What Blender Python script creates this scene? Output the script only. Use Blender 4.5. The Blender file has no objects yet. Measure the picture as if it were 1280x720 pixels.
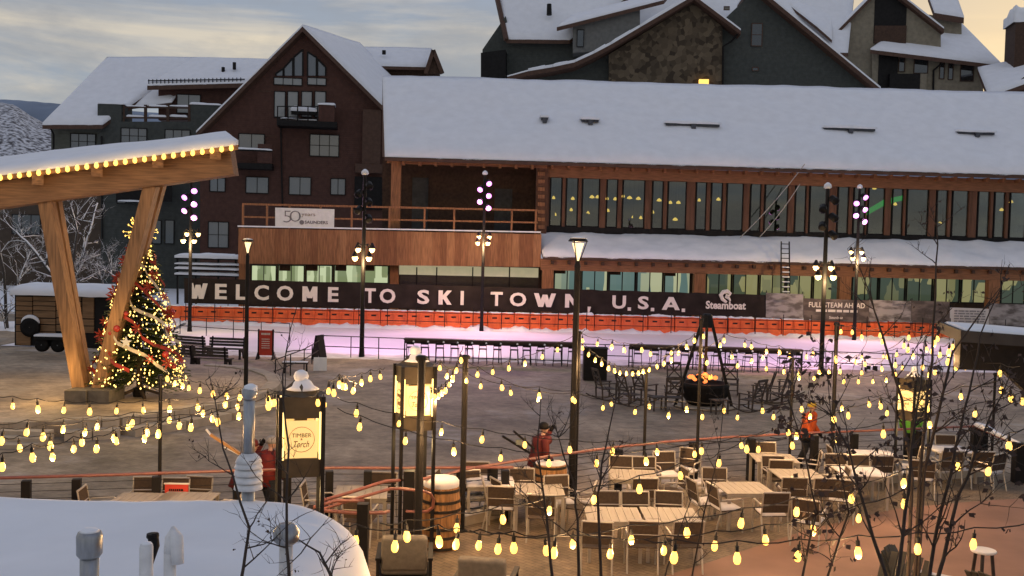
import bpy, math, random
from mathutils import Vector, Matrix, noise
random.seed(7)
R = math.radians
sc = bpy.context.scene
# ------------------------------------------------------------------ camera
CAM = Vector((0, 0, 5.4)); FPX = 1244.4
PITCH = math.atan(50 / FPX); ROLL = R(1.4)
fwd = Vector((0, math.cos(PITCH), -math.sin(PITCH)))
r0 = Vector((1, 0, 0)); u0 = r0.cross(fwd)
RIGHT = r0 * math.cos(ROLL) + u0 * math.sin(ROLL)
UP = u0 * math.cos(ROLL) - r0 * math.sin(ROLL)
cd = bpy.data.cameras.new('camera'); cam = bpy.data.objects.new('camera', cd)
sc.collection.objects.link(cam)
cd.lens = 35; cd.sensor_width = 36; cd.clip_end = 12000; cd.clip_start = .1
m3 = Matrix((RIGHT, UP, -fwd)).transposed()
cam.matrix_world = Matrix.Translation(CAM) @ m3.to_4x4()
sc.camera = cam
# ------------------------------------------------------------------ world: cloudy dusk sky
SUN_EL, SUN_AZ = R(5), R(32)          # azimuth measured from +Y towards +X
wd = bpy.data.worlds.new('World'); sc.world = wd; wd.use_nodes = True
nt = wd.node_tree; N = nt.nodes; L = nt.links; N.clear()
def nn(t, **k):
    n = N.new(t)
    for a, b in k.items(): setattr(n, a, b)
    return n
out = nn('ShaderNodeOutputWorld'); bg = nn('ShaderNodeBackground'); bg.inputs[1].default_value = 1
L.new(bg.outputs[0], out.inputs[0])
sky = nn('ShaderNodeTexSky', sky_type='NISHITA', sun_disc=False)
sky.sun_elevation = SUN_EL; sky.sun_rotation = SUN_AZ
tc = nn('ShaderNodeTexCoord'); sep = nn('ShaderNodeSeparateXYZ'); L.new(tc.outputs['Generated'], sep.inputs[0])
ramp = nn('ShaderNodeValToRGB'); L.new(sep.outputs['Z'], ramp.inputs[0])
e = ramp.color_ramp.elements
e[0].position = 0; e[0].color = (.31, .37, .44, 1)
e[1].position = .10; e[1].color = (.29, .33, .39, 1)
for p, c in ((.2, (.28, .315, .375, 1)), (.45, (.18, .255, .435, 1)), (1, (.135, .22, .475, 1))):
    x = e.new(p); x.color = c
# warm cloud streaks
mp = nn('ShaderNodeMapping'); mp.inputs['Scale'].default_value = (1.3, 1.3, 9); mp.inputs['Rotation'].default_value = (0, R(-7), 0)
L.new(tc.outputs['Generated'], mp.inputs[0])
n1 = nn('ShaderNodeTexNoise'); n1.inputs['Scale'].default_value = 1.6; n1.inputs['Detail'].default_value = 7; n1.inputs['Roughness'].default_value = .55
n1.inputs['Distortion'].default_value = .5
L.new(mp.outputs[0], n1.inputs['Vector'])
cr = nn('ShaderNodeValToRGB'); L.new(n1.outputs[0], cr.inputs[0])
cr.color_ramp.elements[0].position = .44; cr.color_ramp.elements[1].position = .66
mx = nn('ShaderNodeMixRGB'); L.new(cr.outputs[0], mx.inputs[0]); L.new(ramp.outputs[0], mx.inputs[1]); mx.inputs[2].default_value = (.72, .61, .45, 1)
# darker puffs
mp2 = nn('ShaderNodeMapping'); mp2.inputs['Scale'].default_value = (3, 3, 9); mp2.inputs['Location'].default_value = (3.1, 1, .4)
L.new(tc.outputs['Generated'], mp2.inputs[0])
n2 = nn('ShaderNodeTexNoise'); n2.inputs['Scale'].default_value = 2.2; n2.inputs['Detail'].default_value = 8; n2.inputs['Roughness'].default_value = .6
L.new(mp2.outputs[0], n2.inputs['Vector'])
cr2 = nn('ShaderNodeValToRGB'); L.new(n2.outputs[0], cr2.inputs[0])
cr2.color_ramp.elements[0].position = .42; cr2.color_ramp.elements[1].position = .62
cr2.color_ramp.elements[1].color = (.62, .62, .62, 1)
mx2 = nn('ShaderNodeMixRGB'); L.new(cr2.outputs[0], mx2.inputs[0]); L.new(mx.outputs[0], mx2.inputs[1]); mx2.inputs[2].default_value = (.255, .265, .295, 1)
# glow round the set sun
sd = Vector((math.sin(SUN_AZ) * math.cos(R(2)), math.cos(SUN_AZ) * math.cos(R(2)), math.sin(R(6))))
dt = nn('ShaderNodeVectorMath', operation='DOT_PRODUCT'); L.new(tc.outputs['Generated'], dt.inputs[0]); dt.inputs[1].default_value = sd.normalized()
mr = nn('ShaderNodeMapRange'); L.new(dt.outputs['Value'], mr.inputs[0]); mr.inputs[1].default_value = .90; mr.inputs[2].default_value = 1.03
mr.interpolation_type = 'SMOOTHSTEP'
mx3 = nn('ShaderNodeMixRGB'); L.new(mr.outputs[0], mx3.inputs[0]); L.new(mx2.outputs[0], mx3.inputs[1]); mx3.inputs[2].default_value = (.74, .57, .34, 1)
ad = nn('ShaderNodeMixRGB', blend_type='ADD'); ad.inputs[0].default_value = .012
L.new(mx3.outputs[0], ad.inputs[1]); L.new(sky.outputs[0], ad.inputs[2]); L.new(ad.outputs[0], bg.inputs[0])
sl = bpy.data.lights.new('sun', 'SUN'); so = bpy.data.objects.new('sun', sl); sc.collection.objects.link(so)
sl.energy = .2; sl.angle = R(15); sl.color = (1, .8, .6)
so.rotation_euler = Vector((-math.sin(SUN_AZ) * math.cos(SUN_EL), -math.cos(SUN_AZ) * math.cos(SUN_EL), -math.sin(SUN_EL))).to_track_quat('-Z', 'Y').to_euler()
sc.view_settings.view_transform = 'Standard'; sc.view_settings.look = 'None'
sc.view_settings.exposure = .15; sc.view_settings.gamma = 1
sc.render.engine = 'CYCLES'; sc.cycles.use_denoising = True
sc.cycles.max_bounces = 5; sc.cycles.diffuse_bounces = 3; sc.cycles.glossy_bounces = 3; sc.cycles.sample_clamp_indirect = 4
# ------------------------------------------------------------------ helpers
col = sc.collection
PLZ = -.45                                  # plaza level; the terrace is 0
def ray(x, y): return (fwd * FPX + RIGHT * (x - 640) + UP * (360 - y)).normalized()
def G(x, y, z=0):                           # pixel -> point on the level z
    d = ray(x, y); return CAM + d * ((z - CAM.z) / d.z)
def D(x, y, d):                             # pixel -> point at depth d
    r = ray(x, y); return CAM + r * (d / r.y)
class Frame:
    """a vertical plane with its own axes: u along, w backwards, z up"""
    def __init__(s, o, yaw):
        s.o = Vector((o[0], o[1], 0)); s.yaw = yaw
        s.u = Vector((math.cos(yaw), math.sin(yaw), 0)); s.w = Vector((-math.sin(yaw), math.cos(yaw), 0))
    def p(s, x, y, w=0):
        d = ray(x, y); q = s.o + s.w * w
        P = CAM + d * ((q - CAM).dot(s.w) / d.dot(s.w)) - s.o
        return Vector((P.dot(s.u), w, P.z))
    def loc(s, P): P = P - s.o; return Vector((P.dot(s.u), P.dot(s.w), P.z))
def tag(o, label=None, cat=None, group=None, kind=None):
    if label: o['label'] = label
    if cat: o['category'] = cat
    if group: o['group'] = group
    if kind: o['kind'] = kind
    return o
def empty(name, loc=(0, 0, 0), rz=0, label=None, cat=None, group=None):
    o = bpy.data.objects.new(name, None); col.objects.link(o); o.empty_display_size = .2
    o.location = loc; o.rotation_euler = (0, 0, rz)
    return tag(o, label, cat, group)
def froot(name, fr, label, cat, group=None): return empty(name, fr.o, fr.yaw, label, cat, group)
KIDS = {}
def link(o, parent):
    col.objects.link(o)
    if parent is not None:
        o.parent = parent; KIDS.setdefault(parent.name, []).append(o)
    return o
def copy_tree(o, parent=None):
    c = o.copy(); link(c, parent)
    for k in list(KIDS.get(o.name, [])): copy_tree(k, c)
    return c
def inst(o, name, parent, loc=None, rot=None):
    c = bpy.data.objects.new(name, o.data); link(c, parent)
    if loc is not None: c.location = loc
    if rot is not None: c.rotation_euler = rot
    return c
class MB:
    def __init__(s): s.v = []; s.f = []
    def add(s, vs, fs):
        n = len(s.v); s.v += [tuple(v) for v in vs]; s.f += [tuple(i + n for i in f) for f in fs]; return s
    def box(s, c, d, rz=0, M=None):
        x, y, z = d[0] / 2, d[1] / 2, d[2] / 2
        vs = [Vector((a, b, e)) for a in (-x, x) for b in (-y, y) for e in (-z, z)]
        if rz: M = Matrix.Rotation(rz, 3, 'Z')
        if M: vs = [M @ v for v in vs]
        c = Vector(c)
        return s.add([v + c for v in vs], [(0, 1, 3, 2), (4, 6, 7, 5), (0, 4, 5, 1), (2, 3, 7, 6), (0, 2, 6, 4), (1, 5, 7, 3)])
    def bb(s, a, b):                        # box from corner a to corner b
        a = Vector(a); b = Vector(b); d = b - a
        return s.box((a + b) / 2, (abs(d.x), abs(d.y), abs(d.z)))
    def beam(s, p, q, w, h, up=(0, 0, 1)):
        p = Vector(p); q = Vector(q); d = (q - p).normalized(); up = Vector(up)
        if abs(d.dot(up)) > .98: up = Vector((0, 1, 0))
        a = d.cross(up).normalized() * w / 2; b = a.cross(d).normalized() * h / 2
        vs = [p - a - b, p + a - b, p + a + b, p - a + b, q - a - b, q + a - b, q + a + b, q - a + b]
        return s.add(vs, [(0, 1, 2, 3), (4, 7, 6, 5), (0, 4, 5, 1), (1, 5, 6, 2), (2, 6, 7, 3), (3, 7, 4, 0)])
    def tube(s, pts, rad, seg=8, cap=True):
        pts = [Vector(p) for p in pts]; n = len(pts)
        if not hasattr(rad, '__len__'): rad = [rad] * n
        vs = []; prev = None
        for i, p in enumerate(pts):
            t = (pts[min(i + 1, n - 1)] - pts[max(i - 1, 0)])
            t = t.normalized() if t.length > 1e-9 else Vector((0, 0, 1))
            if prev is None: a = t.orthogonal().normalized()
            else:
                a = prev - t * prev.dot(t)
                a = a.normalized() if a.length > 1e-6 else t.orthogonal().normalized()
            prev = a; b = t.cross(a)
            vs += [p + (a * math.cos(2 * math.pi * k / seg) + b * math.sin(2 * math.pi * k / seg)) * rad[i] for k in range(seg)]
        fs = [(i * seg + k, i * seg + (k + 1) % seg, (i + 1) * seg + (k + 1) % seg, (i + 1) * seg + k) for i in range(n - 1) for k in range(seg)]
        if cap: fs += [tuple(range(seg))[::-1], tuple((n - 1) * seg + k for k in range(seg))]
        return s.add(vs, fs)
    def lathe(s, prof, c=(0, 0, 0), seg=16, axis='z'):
        vs = []; n = len(prof); c = Vector(c)
        for r, z in prof:
            for k in range(seg):
                a = 2 * math.pi * k / seg
                v = Vector((r * math.cos(a), r * math.sin(a), z))
                if axis == 'y': v = Vector((v.x, -v.z, v.y))
                if axis == 'x': v = Vector((v.z, v.x, v.y))
                vs.append(v + c)
        fs = [(i * seg + k, i * seg + (k + 1) % seg, (i + 1) * seg + (k + 1) % seg, (i + 1) * seg + k) for i in range(n - 1) for k in range(seg)]
        fs += [tuple(range(seg))[::-1], tuple((n - 1) * seg + k for k in range(seg))]
        return s.add(vs, fs)
    def slab(s, poly, ext):                 # polygon extruded by a vector
        n = len(poly); ext = Vector(ext)
        vs = [Vector(p) for p in poly] + [Vector(p) + ext for p in poly]
        fs = [tuple(range(n))[::-1], tuple(range(n, 2 * n))] + [(i, (i + 1) % n, n + (i + 1) % n, n + i) for i in range(n)]
        return s.add(vs, fs)
    def snow(s, A, B, C, Dd, nx, ny, th, amp=.3, seed=0, edge=.12, fq=.35, drop=.06):
        """snow blanket over the quad A B C D (A-B the eave): rounded rim, drifts on top"""
        A, B, C, Dd = map(Vector, (A, B, C, Dd)); vs = []
        for j in range(ny + 1):
            for i in range(nx + 1):
                a, b = i / nx, j / ny
                p = (A * (1 - a) + B * a) * (1 - b) + (Dd * (1 - a) + C * a) * b
                ed = min(a * nx, (1 - a) * nx, b * ny, (1 - b) * ny)
                k = 1 if ed >= 2 else (.85 if ed >= 1 else .45)
                q = p * fq + Vector((seed * 7.3, seed * 3.1, 0))
                h = th * k * (1 + amp * noise.noise(q) + amp * .5 * noise.noise(q * 3.1))
                vs.append(p + Vector((0, 0, h)))
        W = nx + 1; fs = [(j * W + i, j * W + i + 1, (j + 1) * W + i + 1, (j + 1) * W + i) for j in range(ny) for i in range(nx)]
        ring = [i for i in range(W)] + [j * W + nx for j in range(1, ny + 1)] + [ny * W + i for i in range(nx - 1, -1, -1)] + [j * W for j in range(ny - 1, 0, -1)]
        base = len(vs)
        for r in ring:
            i, j = r % W, r // W; a, b = i / nx, j / ny
            p = (A * (1 - a) + B * a) * (1 - b) + (Dd * (1 - a) + C * a) * b
            vs.append(p + Vector((0, 0, -drop * max(0, noise.noise(p * 1.3 + Vector((seed, 0, 0)))))))
        m = len(ring)
        fs += [(ring[(k + 1) % m], ring[k], base + k, base + (k + 1) % m) for k in range(m)]
        return s.add(vs, fs)
    def build(s, name, mat, parent=None, smooth=False, loc=None, rz=0):
        me = bpy.data.meshes.new(name); me.from_pydata(s.v, [], s.f)
        if smooth: me.polygons.foreach_set('use_smooth', [True] * len(me.polygons))
        me.materials.append(mat); me.update()
        o = bpy.data.objects.new(name, me); link(o, parent)
        if loc is not None: o.location = loc
        o.rotation_euler[2] = rz
        return o
def bx(name, mat, parent, c, d, rz=0): return MB().box(c, d, rz).build(name, mat, parent)
# ------------------------------------------------------------------ materials
MATS = {}
def mat(name, c, rough=.8, var=.25, scale=3, bump=.0, metal=0, emit=None, es=0, stretch=(1, 1, 1), c2=None, spec=.3, detail=5):
    if name in MATS: return MATS[name]
    m = bpy.data.materials.new(name); m.use_nodes = True; t = m.node_tree
    b = t.nodes['Principled BSDF']; b.inputs['Roughness'].default_value = rough; b.inputs['Metallic'].default_value = metal
    b.inputs['Specular IOR Level'].default_value = spec
    c = tuple(c) + (1,)
    if emit:
        b.inputs['Emission Color'].default_value = tuple(emit) + (1,); b.inputs['Emission Strength'].default_value = es
    tcn = t.nodes.new('ShaderNodeTexCoord'); mpn = t.nodes.new('ShaderNodeMapping'); mpn.inputs['Scale'].default_value = stretch
    nz = t.nodes.new('ShaderNodeTexNoise'); nz.inputs['Scale'].default_value = scale; nz.inputs['Detail'].default_value = detail
    t.links.new(tcn.outputs['Object'], mpn.inputs[0]); t.links.new(mpn.outputs[0], nz.inputs['Vector'])
    rp = t.nodes.new('ShaderNodeValToRGB'); t.links.new(nz.outputs[0], rp.inputs[0])
    k0, k1 = 1 - var, 1 + var
    rp.color_ramp.elements[0].position = .3; rp.color_ramp.elements[1].position = .7
    rp.color_ramp.elements[0].color = tuple(min(1, x * k0) for x in c[:3]) + (1,)
    rp.color_ramp.elements[1].color = (tuple(c2) + (1,)) if c2 else tuple(min(1, x * k1) for x in c[:3]) + (1,)
    t.links.new(rp.outputs[0], b.inputs['Base Color'])
    if bump:
        bn = t.nodes.new('ShaderNodeBump'); bn.inputs['Strength'].default_value = bump; bn.inputs['Distance'].default_value = .05
        t.links.new(nz.outputs[0], bn.inputs['Height']); t.links.new(bn.outputs[0], b.inputs['Normal'])
    MATS[name] = m; return m
def brickmat(name, c1, c2, mortar, bw, bh, ms=.012, rough=.85, patch=None, rot=0):
    m = bpy.data.materials.new(name); m.use_nodes = True; t = m.node_tree; b = t.nodes['Principled BSDF']
    b.inputs['Roughness'].default_value = rough; b.inputs['Specular IOR Level'].default_value = .25
    tcn = t.nodes.new('ShaderNodeTexCoord'); mpn = t.nodes.new('ShaderNodeMapping'); mpn.inputs['Rotation'].default_value = (0, 0, rot)
    br = t.nodes.new('ShaderNodeTexBrick'); br.inputs['Color1'].default_value = c1 + (1,); br.inputs['Color2'].default_value = c2 + (1,); br.inputs['Mortar'].default_value = mortar + (1,)
    br.inputs['Scale'].default_value = 1; br.inputs['Brick Width'].default_value = bw; br.inputs['Row Height'].default_value = bh; br.inputs['Mortar Size'].default_value = ms
    t.links.new(tcn.outputs['Object'], mpn.inputs[0]); t.links.new(mpn.outputs[0], br.inputs['Vector'])
    nz = t.nodes.new('ShaderNodeTexNoise'); nz.inputs['Scale'].default_value = .35; nz.inputs['Detail'].default_value = 8; nz.inputs['Roughness'].default_value = .65
    t.links.new(tcn.outputs['Object'], nz.inputs['Vector'])
    rp = t.nodes.new('ShaderNodeValToRGB'); t.links.new(nz.outputs[0], rp.inputs[0])
    rp.color_ramp.elements[0].position = .38; rp.color_ramp.elements[1].position = .68
    rp.color_ramp.elements[0].color = (.6, .6, .6, 1); rp.color_ramp.elements[1].color = (1.3, 1.28, 1.25, 1)
    ml = t.nodes.new('ShaderNodeMixRGB'); ml.blend_type = 'MULTIPLY'; ml.inputs[0].default_value = 1
    t.links.new(br.outputs[0], ml.inputs[1]); t.links.new(rp.outputs[0], ml.inputs[2])
    n3 = t.nodes.new('ShaderNodeTexNoise'); n3.inputs['Scale'].default_value = 2.6; n3.inputs['Detail'].default_value = 6; n3.inputs['Roughness'].default_value = .7
    t.links.new(tcn.outputs['Object'], n3.inputs['Vector']); r3 = t.nodes.new('ShaderNodeValToRGB'); t.links.new(n3.outputs[0], r3.inputs[0]); r3.color_ramp.elements[0].position = .35; r3.color_ramp.elements[1].position = .65
    r3.color_ramp.elements[0].color = (.72, .72, .72, 1); r3.color_ramp.elements[1].color = (1.18, 1.18, 1.18, 1)
    m4 = t.nodes.new('ShaderNodeMixRGB'); m4.blend_type = 'MULTIPLY'; m4.inputs[0].default_value = 1; t.links.new(ml.outputs[0], m4.inputs[1]); t.links.new(r3.outputs[0], m4.inputs[2])
    last = m4.outputs[0]
    if patch:
        n2 = t.nodes.new('ShaderNodeTexNoise'); n2.inputs['Scale'].default_value = patch[1]; n2.inputs['Detail'].default_value = 9; n2.inputs['Roughness'].default_value = .7
        t.links.new(tcn.outputs['Object'], n2.inputs['Vector'])
        r2 = t.nodes.new('ShaderNodeValToRGB'); t.links.new(n2.outputs[0], r2.inputs[0]); r2.color_ramp.elements[0].position = patch[2]; r2.color_ramp.elements[1].position = patch[3]
        mm = t.nodes.new('ShaderNodeMixRGB'); t.links.new(r2.outputs[0], mm.inputs[0]); t.links.new(last, mm.inputs[1]); mm.inputs[2].default_value = patch[0] + (1,)
        last = mm.outputs[0]
    t.links.new(last, b.inputs['Base Color'])
    bn = t.nodes.new('ShaderNodeBump'); bn.inputs['Strength'].default_value = .4; bn.inputs['Distance'].default_value = .02; bn.invert = True
    t.links.new(br.outputs['Fac'], bn.inputs['Height']); t.links.new(bn.outputs[0], b.inputs['Normal'])
    MATS[name] = m; return m
def sidingmat(name, c, pitch=.25, axis=0, depth=.5):
    m = mat(name, c, .8, .18, 2, 0); t = m.node_tree; b = t.nodes['Principled BSDF']
    tcn = t.nodes.new('ShaderNodeTexCoord'); wv = t.nodes.new('ShaderNodeTexWave'); wv.wave_profile = 'SAW'; wv.bands_direction = 'X' if axis == 0 else 'Z'
    wv.inputs['Scale'].default_value = .314 / pitch
    t.links.new(tcn.outputs['Object'], wv.inputs['Vector'])
    bn = t.nodes.new('ShaderNodeBump'); bn.inputs['Strength'].default_value = depth; bn.inputs['Distance'].default_value = .04
    t.links.new(wv.outputs['Fac'], bn.inputs['Height']); t.links.new(bn.outputs[0], b.inputs['Normal'])
    return m
def glassmat(name, c, rough=.03, wav=0, spec=.8):
    m = bpy.data.materials.new(name); m.use_nodes = True; t = m.node_tree; b = t.nodes['Principled BSDF']
    b.inputs['Base Color'].default_value = c + (1,); b.inputs['Roughness'].default_value = rough; b.inputs['Specular IOR Level'].default_value = spec
    b.inputs['IOR'].default_value = 1.7
    if wav:
        nz = t.nodes.new('ShaderNodeTexNoise'); nz.inputs['Scale'].default_value = .5; bn = t.nodes.new('ShaderNodeBump'); bn.inputs['Strength'].default_value = wav
        tcn = t.nodes.new('ShaderNodeTexCoord'); t.links.new(tcn.outputs['Object'], nz.inputs['Vector'])
        t.links.new(nz.outputs[0], bn.inputs['Height']); t.links.new(bn.outputs[0], b.inputs['Normal'])
    MATS[name] = m; return m
def litmat(name, ca, cb, strength, sx=(1.2, 1, .7), scale=1.5, cut=(.4, .6)):
    """a lit window: patches of a lit room seen through the pane, with a glossy face"""
    m = bpy.data.materials.new(name); m.use_nodes = True; t = m.node_tree; b = t.nodes['Principled BSDF']
    b.inputs['Base Color'].default_value = (.02, .025, .02, 1); b.inputs['Roughness'].default_value = .05
    tcn = t.nodes.new('ShaderNodeTexCoord'); mpn = t.nodes.new('ShaderNodeMapping'); mpn.inputs['Scale'].default_value = sx
    vz = t.nodes.new('ShaderNodeTexVoronoi'); vz.distance = 'CHEBYCHEV'; vz.inputs['Scale'].default_value = scale
    t.links.new(tcn.outputs['Object'], mpn.inputs[0]); t.links.new(mpn.outputs[0], vz.inputs['Vector'])
    sp = t.nodes.new('ShaderNodeSeparateColor'); t.links.new(vz.outputs['Color'], sp.inputs[0])
    rp = t.nodes.new('ShaderNodeValToRGB'); t.links.new(sp.outputs[0], rp.inputs[0])
    rp.color_ramp.elements[0].position = cut[0]; rp.color_ramp.elements[1].position = cut[1]
    rp.color_ramp.elements[0].color = ca + (1,); rp.color_ramp.elements[1].color = cb + (1,)
    t.links.new(rp.outputs[0], b.inputs['Emission Color']); b.inputs['Emission Strength'].default_value = strength
    MATS[name] = m; return m
SNOW = mat('snow', (.80, .82, .85), .85, .04, 1.2, .25, spec=.2)
DSNOW = mat('trampled_snow', (.62, .60, .60), .9, .2, 1.5, .6, spec=.2)
WOOD = mat('cedar_wood', (.27, .118, .052), .6, .35, 5, .1, stretch=(3, 3, .25))
WOODX = mat('cedar_beam', (.25, .112, .052), .6, .3, 5, .1, stretch=(.25, 3, 3))
GLU = mat('glulam_wood', (.25, .135, .068), .55, .35, 4, .1, stretch=(.3, 4, 4))
GLUZ = mat('glulam_post', (.30, .165, .08), .55, .35, 4, .1, stretch=(4, 4, .3))
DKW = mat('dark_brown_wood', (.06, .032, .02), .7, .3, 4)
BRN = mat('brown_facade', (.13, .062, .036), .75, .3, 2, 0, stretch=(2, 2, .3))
DARK = mat('black_steel', (.012, .011, .011), .5, .3, 3, spec=.15)
BLK = mat('black_vinyl', (.026, .02, .016), .8, .3, 1, spec=.1)
GRN = sidingmat('dark_green_siding', (.060, .066, .060), .3, 2)
GRN2 = sidingmat('grey_green_stucco', (.105, .11, .09), .4, 2)
RED = sidingmat('dark_red_siding', (.082, .038, .028), .22, 2)
BEI = sidingmat('beige_board_siding', (.235, .205, .15), .42, 0)
FASC = mat('brown_fascia', (.085, .046, .031), .7, .2, 3)
GLS = glassmat('window_glass', (.09, .10, .11), .08)
GLD = glassmat('dark_window_glass', (.02, .024, .026), .05)
GLW = bpy.data.materials.new('clear_hall_glass'); GLW.use_nodes = True; MATS['hall_glass'] = GLW
_t = GLW.node_tree; _t.nodes.clear(); _o = _t.nodes.new('ShaderNodeOutputMaterial'); _m = _t.nodes.new('ShaderNodeMixShader'); _f = _t.nodes.new('ShaderNodeFresnel'); _f.inputs[0].default_value = 2.0
_a = _t.nodes.new('ShaderNodeBsdfTransparent'); _a.inputs[0].default_value = (.62, .68, .64, 1); _g = _t.nodes.new('ShaderNodeBsdfGlossy'); _g.inputs['Roughness'].default_value = .02
_n = _t.nodes.new('ShaderNodeTexNoise'); _n.inputs['Scale'].default_value = .45; _b = _t.nodes.new('ShaderNodeBump'); _b.inputs['Strength'].default_value = .25; _c = _t.nodes.new('ShaderNodeTexCoord')
for _x, _y in ((_c.outputs['Object'], _n.inputs['Vector']), (_n.outputs[0], _b.inputs['Height']), (_b.outputs[0], _g.inputs['Normal']), (_f.outputs[0], _m.inputs[0]), (_a.outputs[0], _m.inputs[1]), (_g.outputs[0], _m.inputs[2]), (_m.outputs[0], _o.inputs[0])): _t.links.new(_x, _y)
RAILC = mat('red_brown_rail', (.20, .07, .05), .35, .2, 5, spec=.6)
ALU = mat('pale_aluminium', (.46, .42, .36), .35, .1, 5, metal=.5)
SLING = mat('brown_sling', (.055, .038, .026), .8, .2, 20)
WHT = mat('white_paint', (.75, .74, .70), .6, .06, 4)
IRON = mat('black_iron', (.010, .009, .009), .6, .3, 6, spec=.15)
# ================================================================== SETTING
def sheet(name, pts, z, m, kind='structure', label=None, sub=None):
    mb = MB(); mb.add([(p[0], p[1], z) for p in pts], [tuple(range(len(pts)))])
    o = mb.build(name, m); return tag(o, label, None, None, kind)
PLAZA = brickmat('plaza_pavers', (.30, .24, .175), (.345, .28, .205), (.23, .185, .14), .3, .15, .006, .7, ((.44, .40, .36), .22, .54, .72), .6)
TERR = brickmat('terrace_pavers', (.20, .155, .105), (.25, .19, .125), (.12, .095, .07), .22, .11, .008, .7, ((.30, .27, .22), .5, .6, .8), .78)
REDC = mat('red_tinted_concrete', (.27, .155, .105), .75, .2, .8, .1, detail=9)
STN = mat('pale_step_stone', (.42, .355, .27), .8, .2, 2, .2)
STNF = brickmat('platform_pavers', (.40, .315, .22), (.46, .36, .255), (.30, .24, .175), .4, .2, .01, .75, ((.42, .36, .28), .3, .55, .75), .2)
sheet('ground', [(-3000, -60), (3000, -60), (3000, 9000), (-3000, 9000)], -.62, SNOW)
sheet('plaza', [(-70, 2), (70, 2), (70, 75), (-70, 75)], PLZ, PLAZA)
# ice rink, faintly uneven
RY0, RY1 = 52.5, 72.0
ICE = mat('rink_ice', (.80, .78, .82), .45, .05, .5, .05, spec=.4)
sheet('ice_rink', [(-27, RY0), (46, RY0), (46, RY1), (-27, RY1)], PLZ + .03, ICE)
def bank(name, p0, p1, wd_, h, n, seed, m, label=None):
    mb = MB(); p0 = Vector(p0); p1 = Vector(p1); t = (p1 - p0).normalized(); q = Vector((-t.y, t.x, 0)); K = 7; vs = []
    for i in range(n + 1):
        c = p0.lerp(p1, i / n); hh = h * (.65 + .9 * noise.noise(Vector((i * .21, seed, 0))) + .5 * noise.noise(Vector((i * .9, seed, 3))))
        hh = max(.03, hh); ww = wd_ * (1 + .5 * noise.noise(Vector((i * .33, seed, 8))))
        for k in range(K + 1):
            a = k / K; s_ = math.sin(math.pi * a) ** .8
            vs.append(c + q * (a - .5) * ww + Vector((0, 0, hh * s_ * (1 + .3 * noise.noise(Vector((i * .7, k, seed)))) - .02)))
    fs = [(i * (K + 1) + k, (i + 1) * (K + 1) + k, (i + 1) * (K + 1) + k + 1, i * (K + 1) + k + 1) for i in range(n) for k in range(K)]
    o = mb.add(vs, fs).build(name, m, None, True)
    return tag(o, label, None, None, 'stuff')
bank('snow_bank', (-27, 69.4, PLZ), (46, 72.6, PLZ), 2.6, .34, 260, 1, SNOW)
bank('trampled_snow', (-16, 51.6, PLZ), (34, 52.6, PLZ), 2.6, .12, 200, 4, DSNOW)
bank('snow_bank', (-45, 62, PLZ), (-22, 66, PLZ), 8, .4, 60, 9, SNOW)
# hills far left
HILL = mat('brushy_snow_hill', (.11, .105, .115), .9, .3, .3, 0, c2=(.62, .63, .66), detail=15)
def hill(name, pix, d, m, back, n=60):
    mb = MB(); vs = []; P = []
    for i in range(len(pix) - 1):
        for k in range(12):
            a = k / 12; P.append((pix[i][0] * (1 - a) + pix[i + 1][0] * a, pix[i][1] * (1 - a) + pix[i + 1][1] * a))
    rows = 14
    for j in range(rows + 1):
        b = j / rows
        for x, y in P:
            top = D(x, y, d); f = top.copy(); f.z = -.6 + (top.z + .6) * math.sin(b * math.pi / 2) * (1 + .012 * noise.noise(Vector((x * .05, b * 2, d)))) ; f.y = d - back * (1 - b); f.x = top.x * f.y / d * (1 if b > .9 else 1)
            vs.append(f)
    W = len(P); fs = [(j * W + i, j * W + i + 1, (j + 1) * W + i + 1, (j + 1) * W + i) for j in range(rows) for i in range(W - 1)]
    vs += [Vector((v.x * 1.25, v.y + back, -.6)) for v in vs[-W:]]
    fs += [(rows * W + i, rows * W + i + 1, (rows + 1) * W + i + 1, (rows + 1) * W + i) for i in range(W - 1)]
    return tag(mb.add(vs, fs).build(name, m, None, True), None, None, None, 'structure')
hill('hill', [(-260, 40), (-120, 95), (-40, 122), (0, 130), (16, 133), (38, 147), (60, 158), (100, 180), (180, 215), (300, 250)], 900, HILL, 260)
_r = [n for n in HILL.node_tree.nodes if n.type == 'VALTORGB'][0]; _r.color_ramp.elements[0].position = .38; _r.color_ramp.elements[1].position = .58
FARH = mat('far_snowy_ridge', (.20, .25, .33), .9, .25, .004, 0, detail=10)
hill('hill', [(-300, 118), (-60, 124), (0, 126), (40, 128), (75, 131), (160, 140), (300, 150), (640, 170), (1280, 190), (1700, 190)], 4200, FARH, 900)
# ------------------------------------------------------------------ terrace (0.45 m above the plaza) and platform
TER = [G(x, y) for x, y in ((-140, 672), (0, 668), (150, 662), (300, 655), (420, 650), (500, 654), (560, 648), (640, 635), (700, 625), (760, 615), (830, 606), (900, 598), (1000, 591), (1110, 585), (1215, 580), (1262, 592), (1330, 612))]
tp = [(p.x, p.y) for p in TER] + [(14, 3), (-14, 3)]
mbt = MB(); mbt.slab([(x, y, 0) for x, y in tp], (0, 0, -.5)); tag(mbt.build('terrace', TERR), kind='structure')
rp_ = [G(x, y) for x, y in ((760, 742), (880, 705), (1010, 662), (1120, 636), (1215, 627), (1300, 622))]
sheet('path', [(p.x, p.y) for p in rp_] + [(13.5, 8), (13.5, 4), (2, 4)], .004, REDC)
plat = [G(x, y, .0) for x, y in ((-90, 530), (0, 528), (80, 527), (150, 524), (215, 515), (270, 506), (312, 497), (340, 487), (349, 478), (344, 470), (325, 463), (300, 459), (262, 456), (225, 455))]
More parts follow.
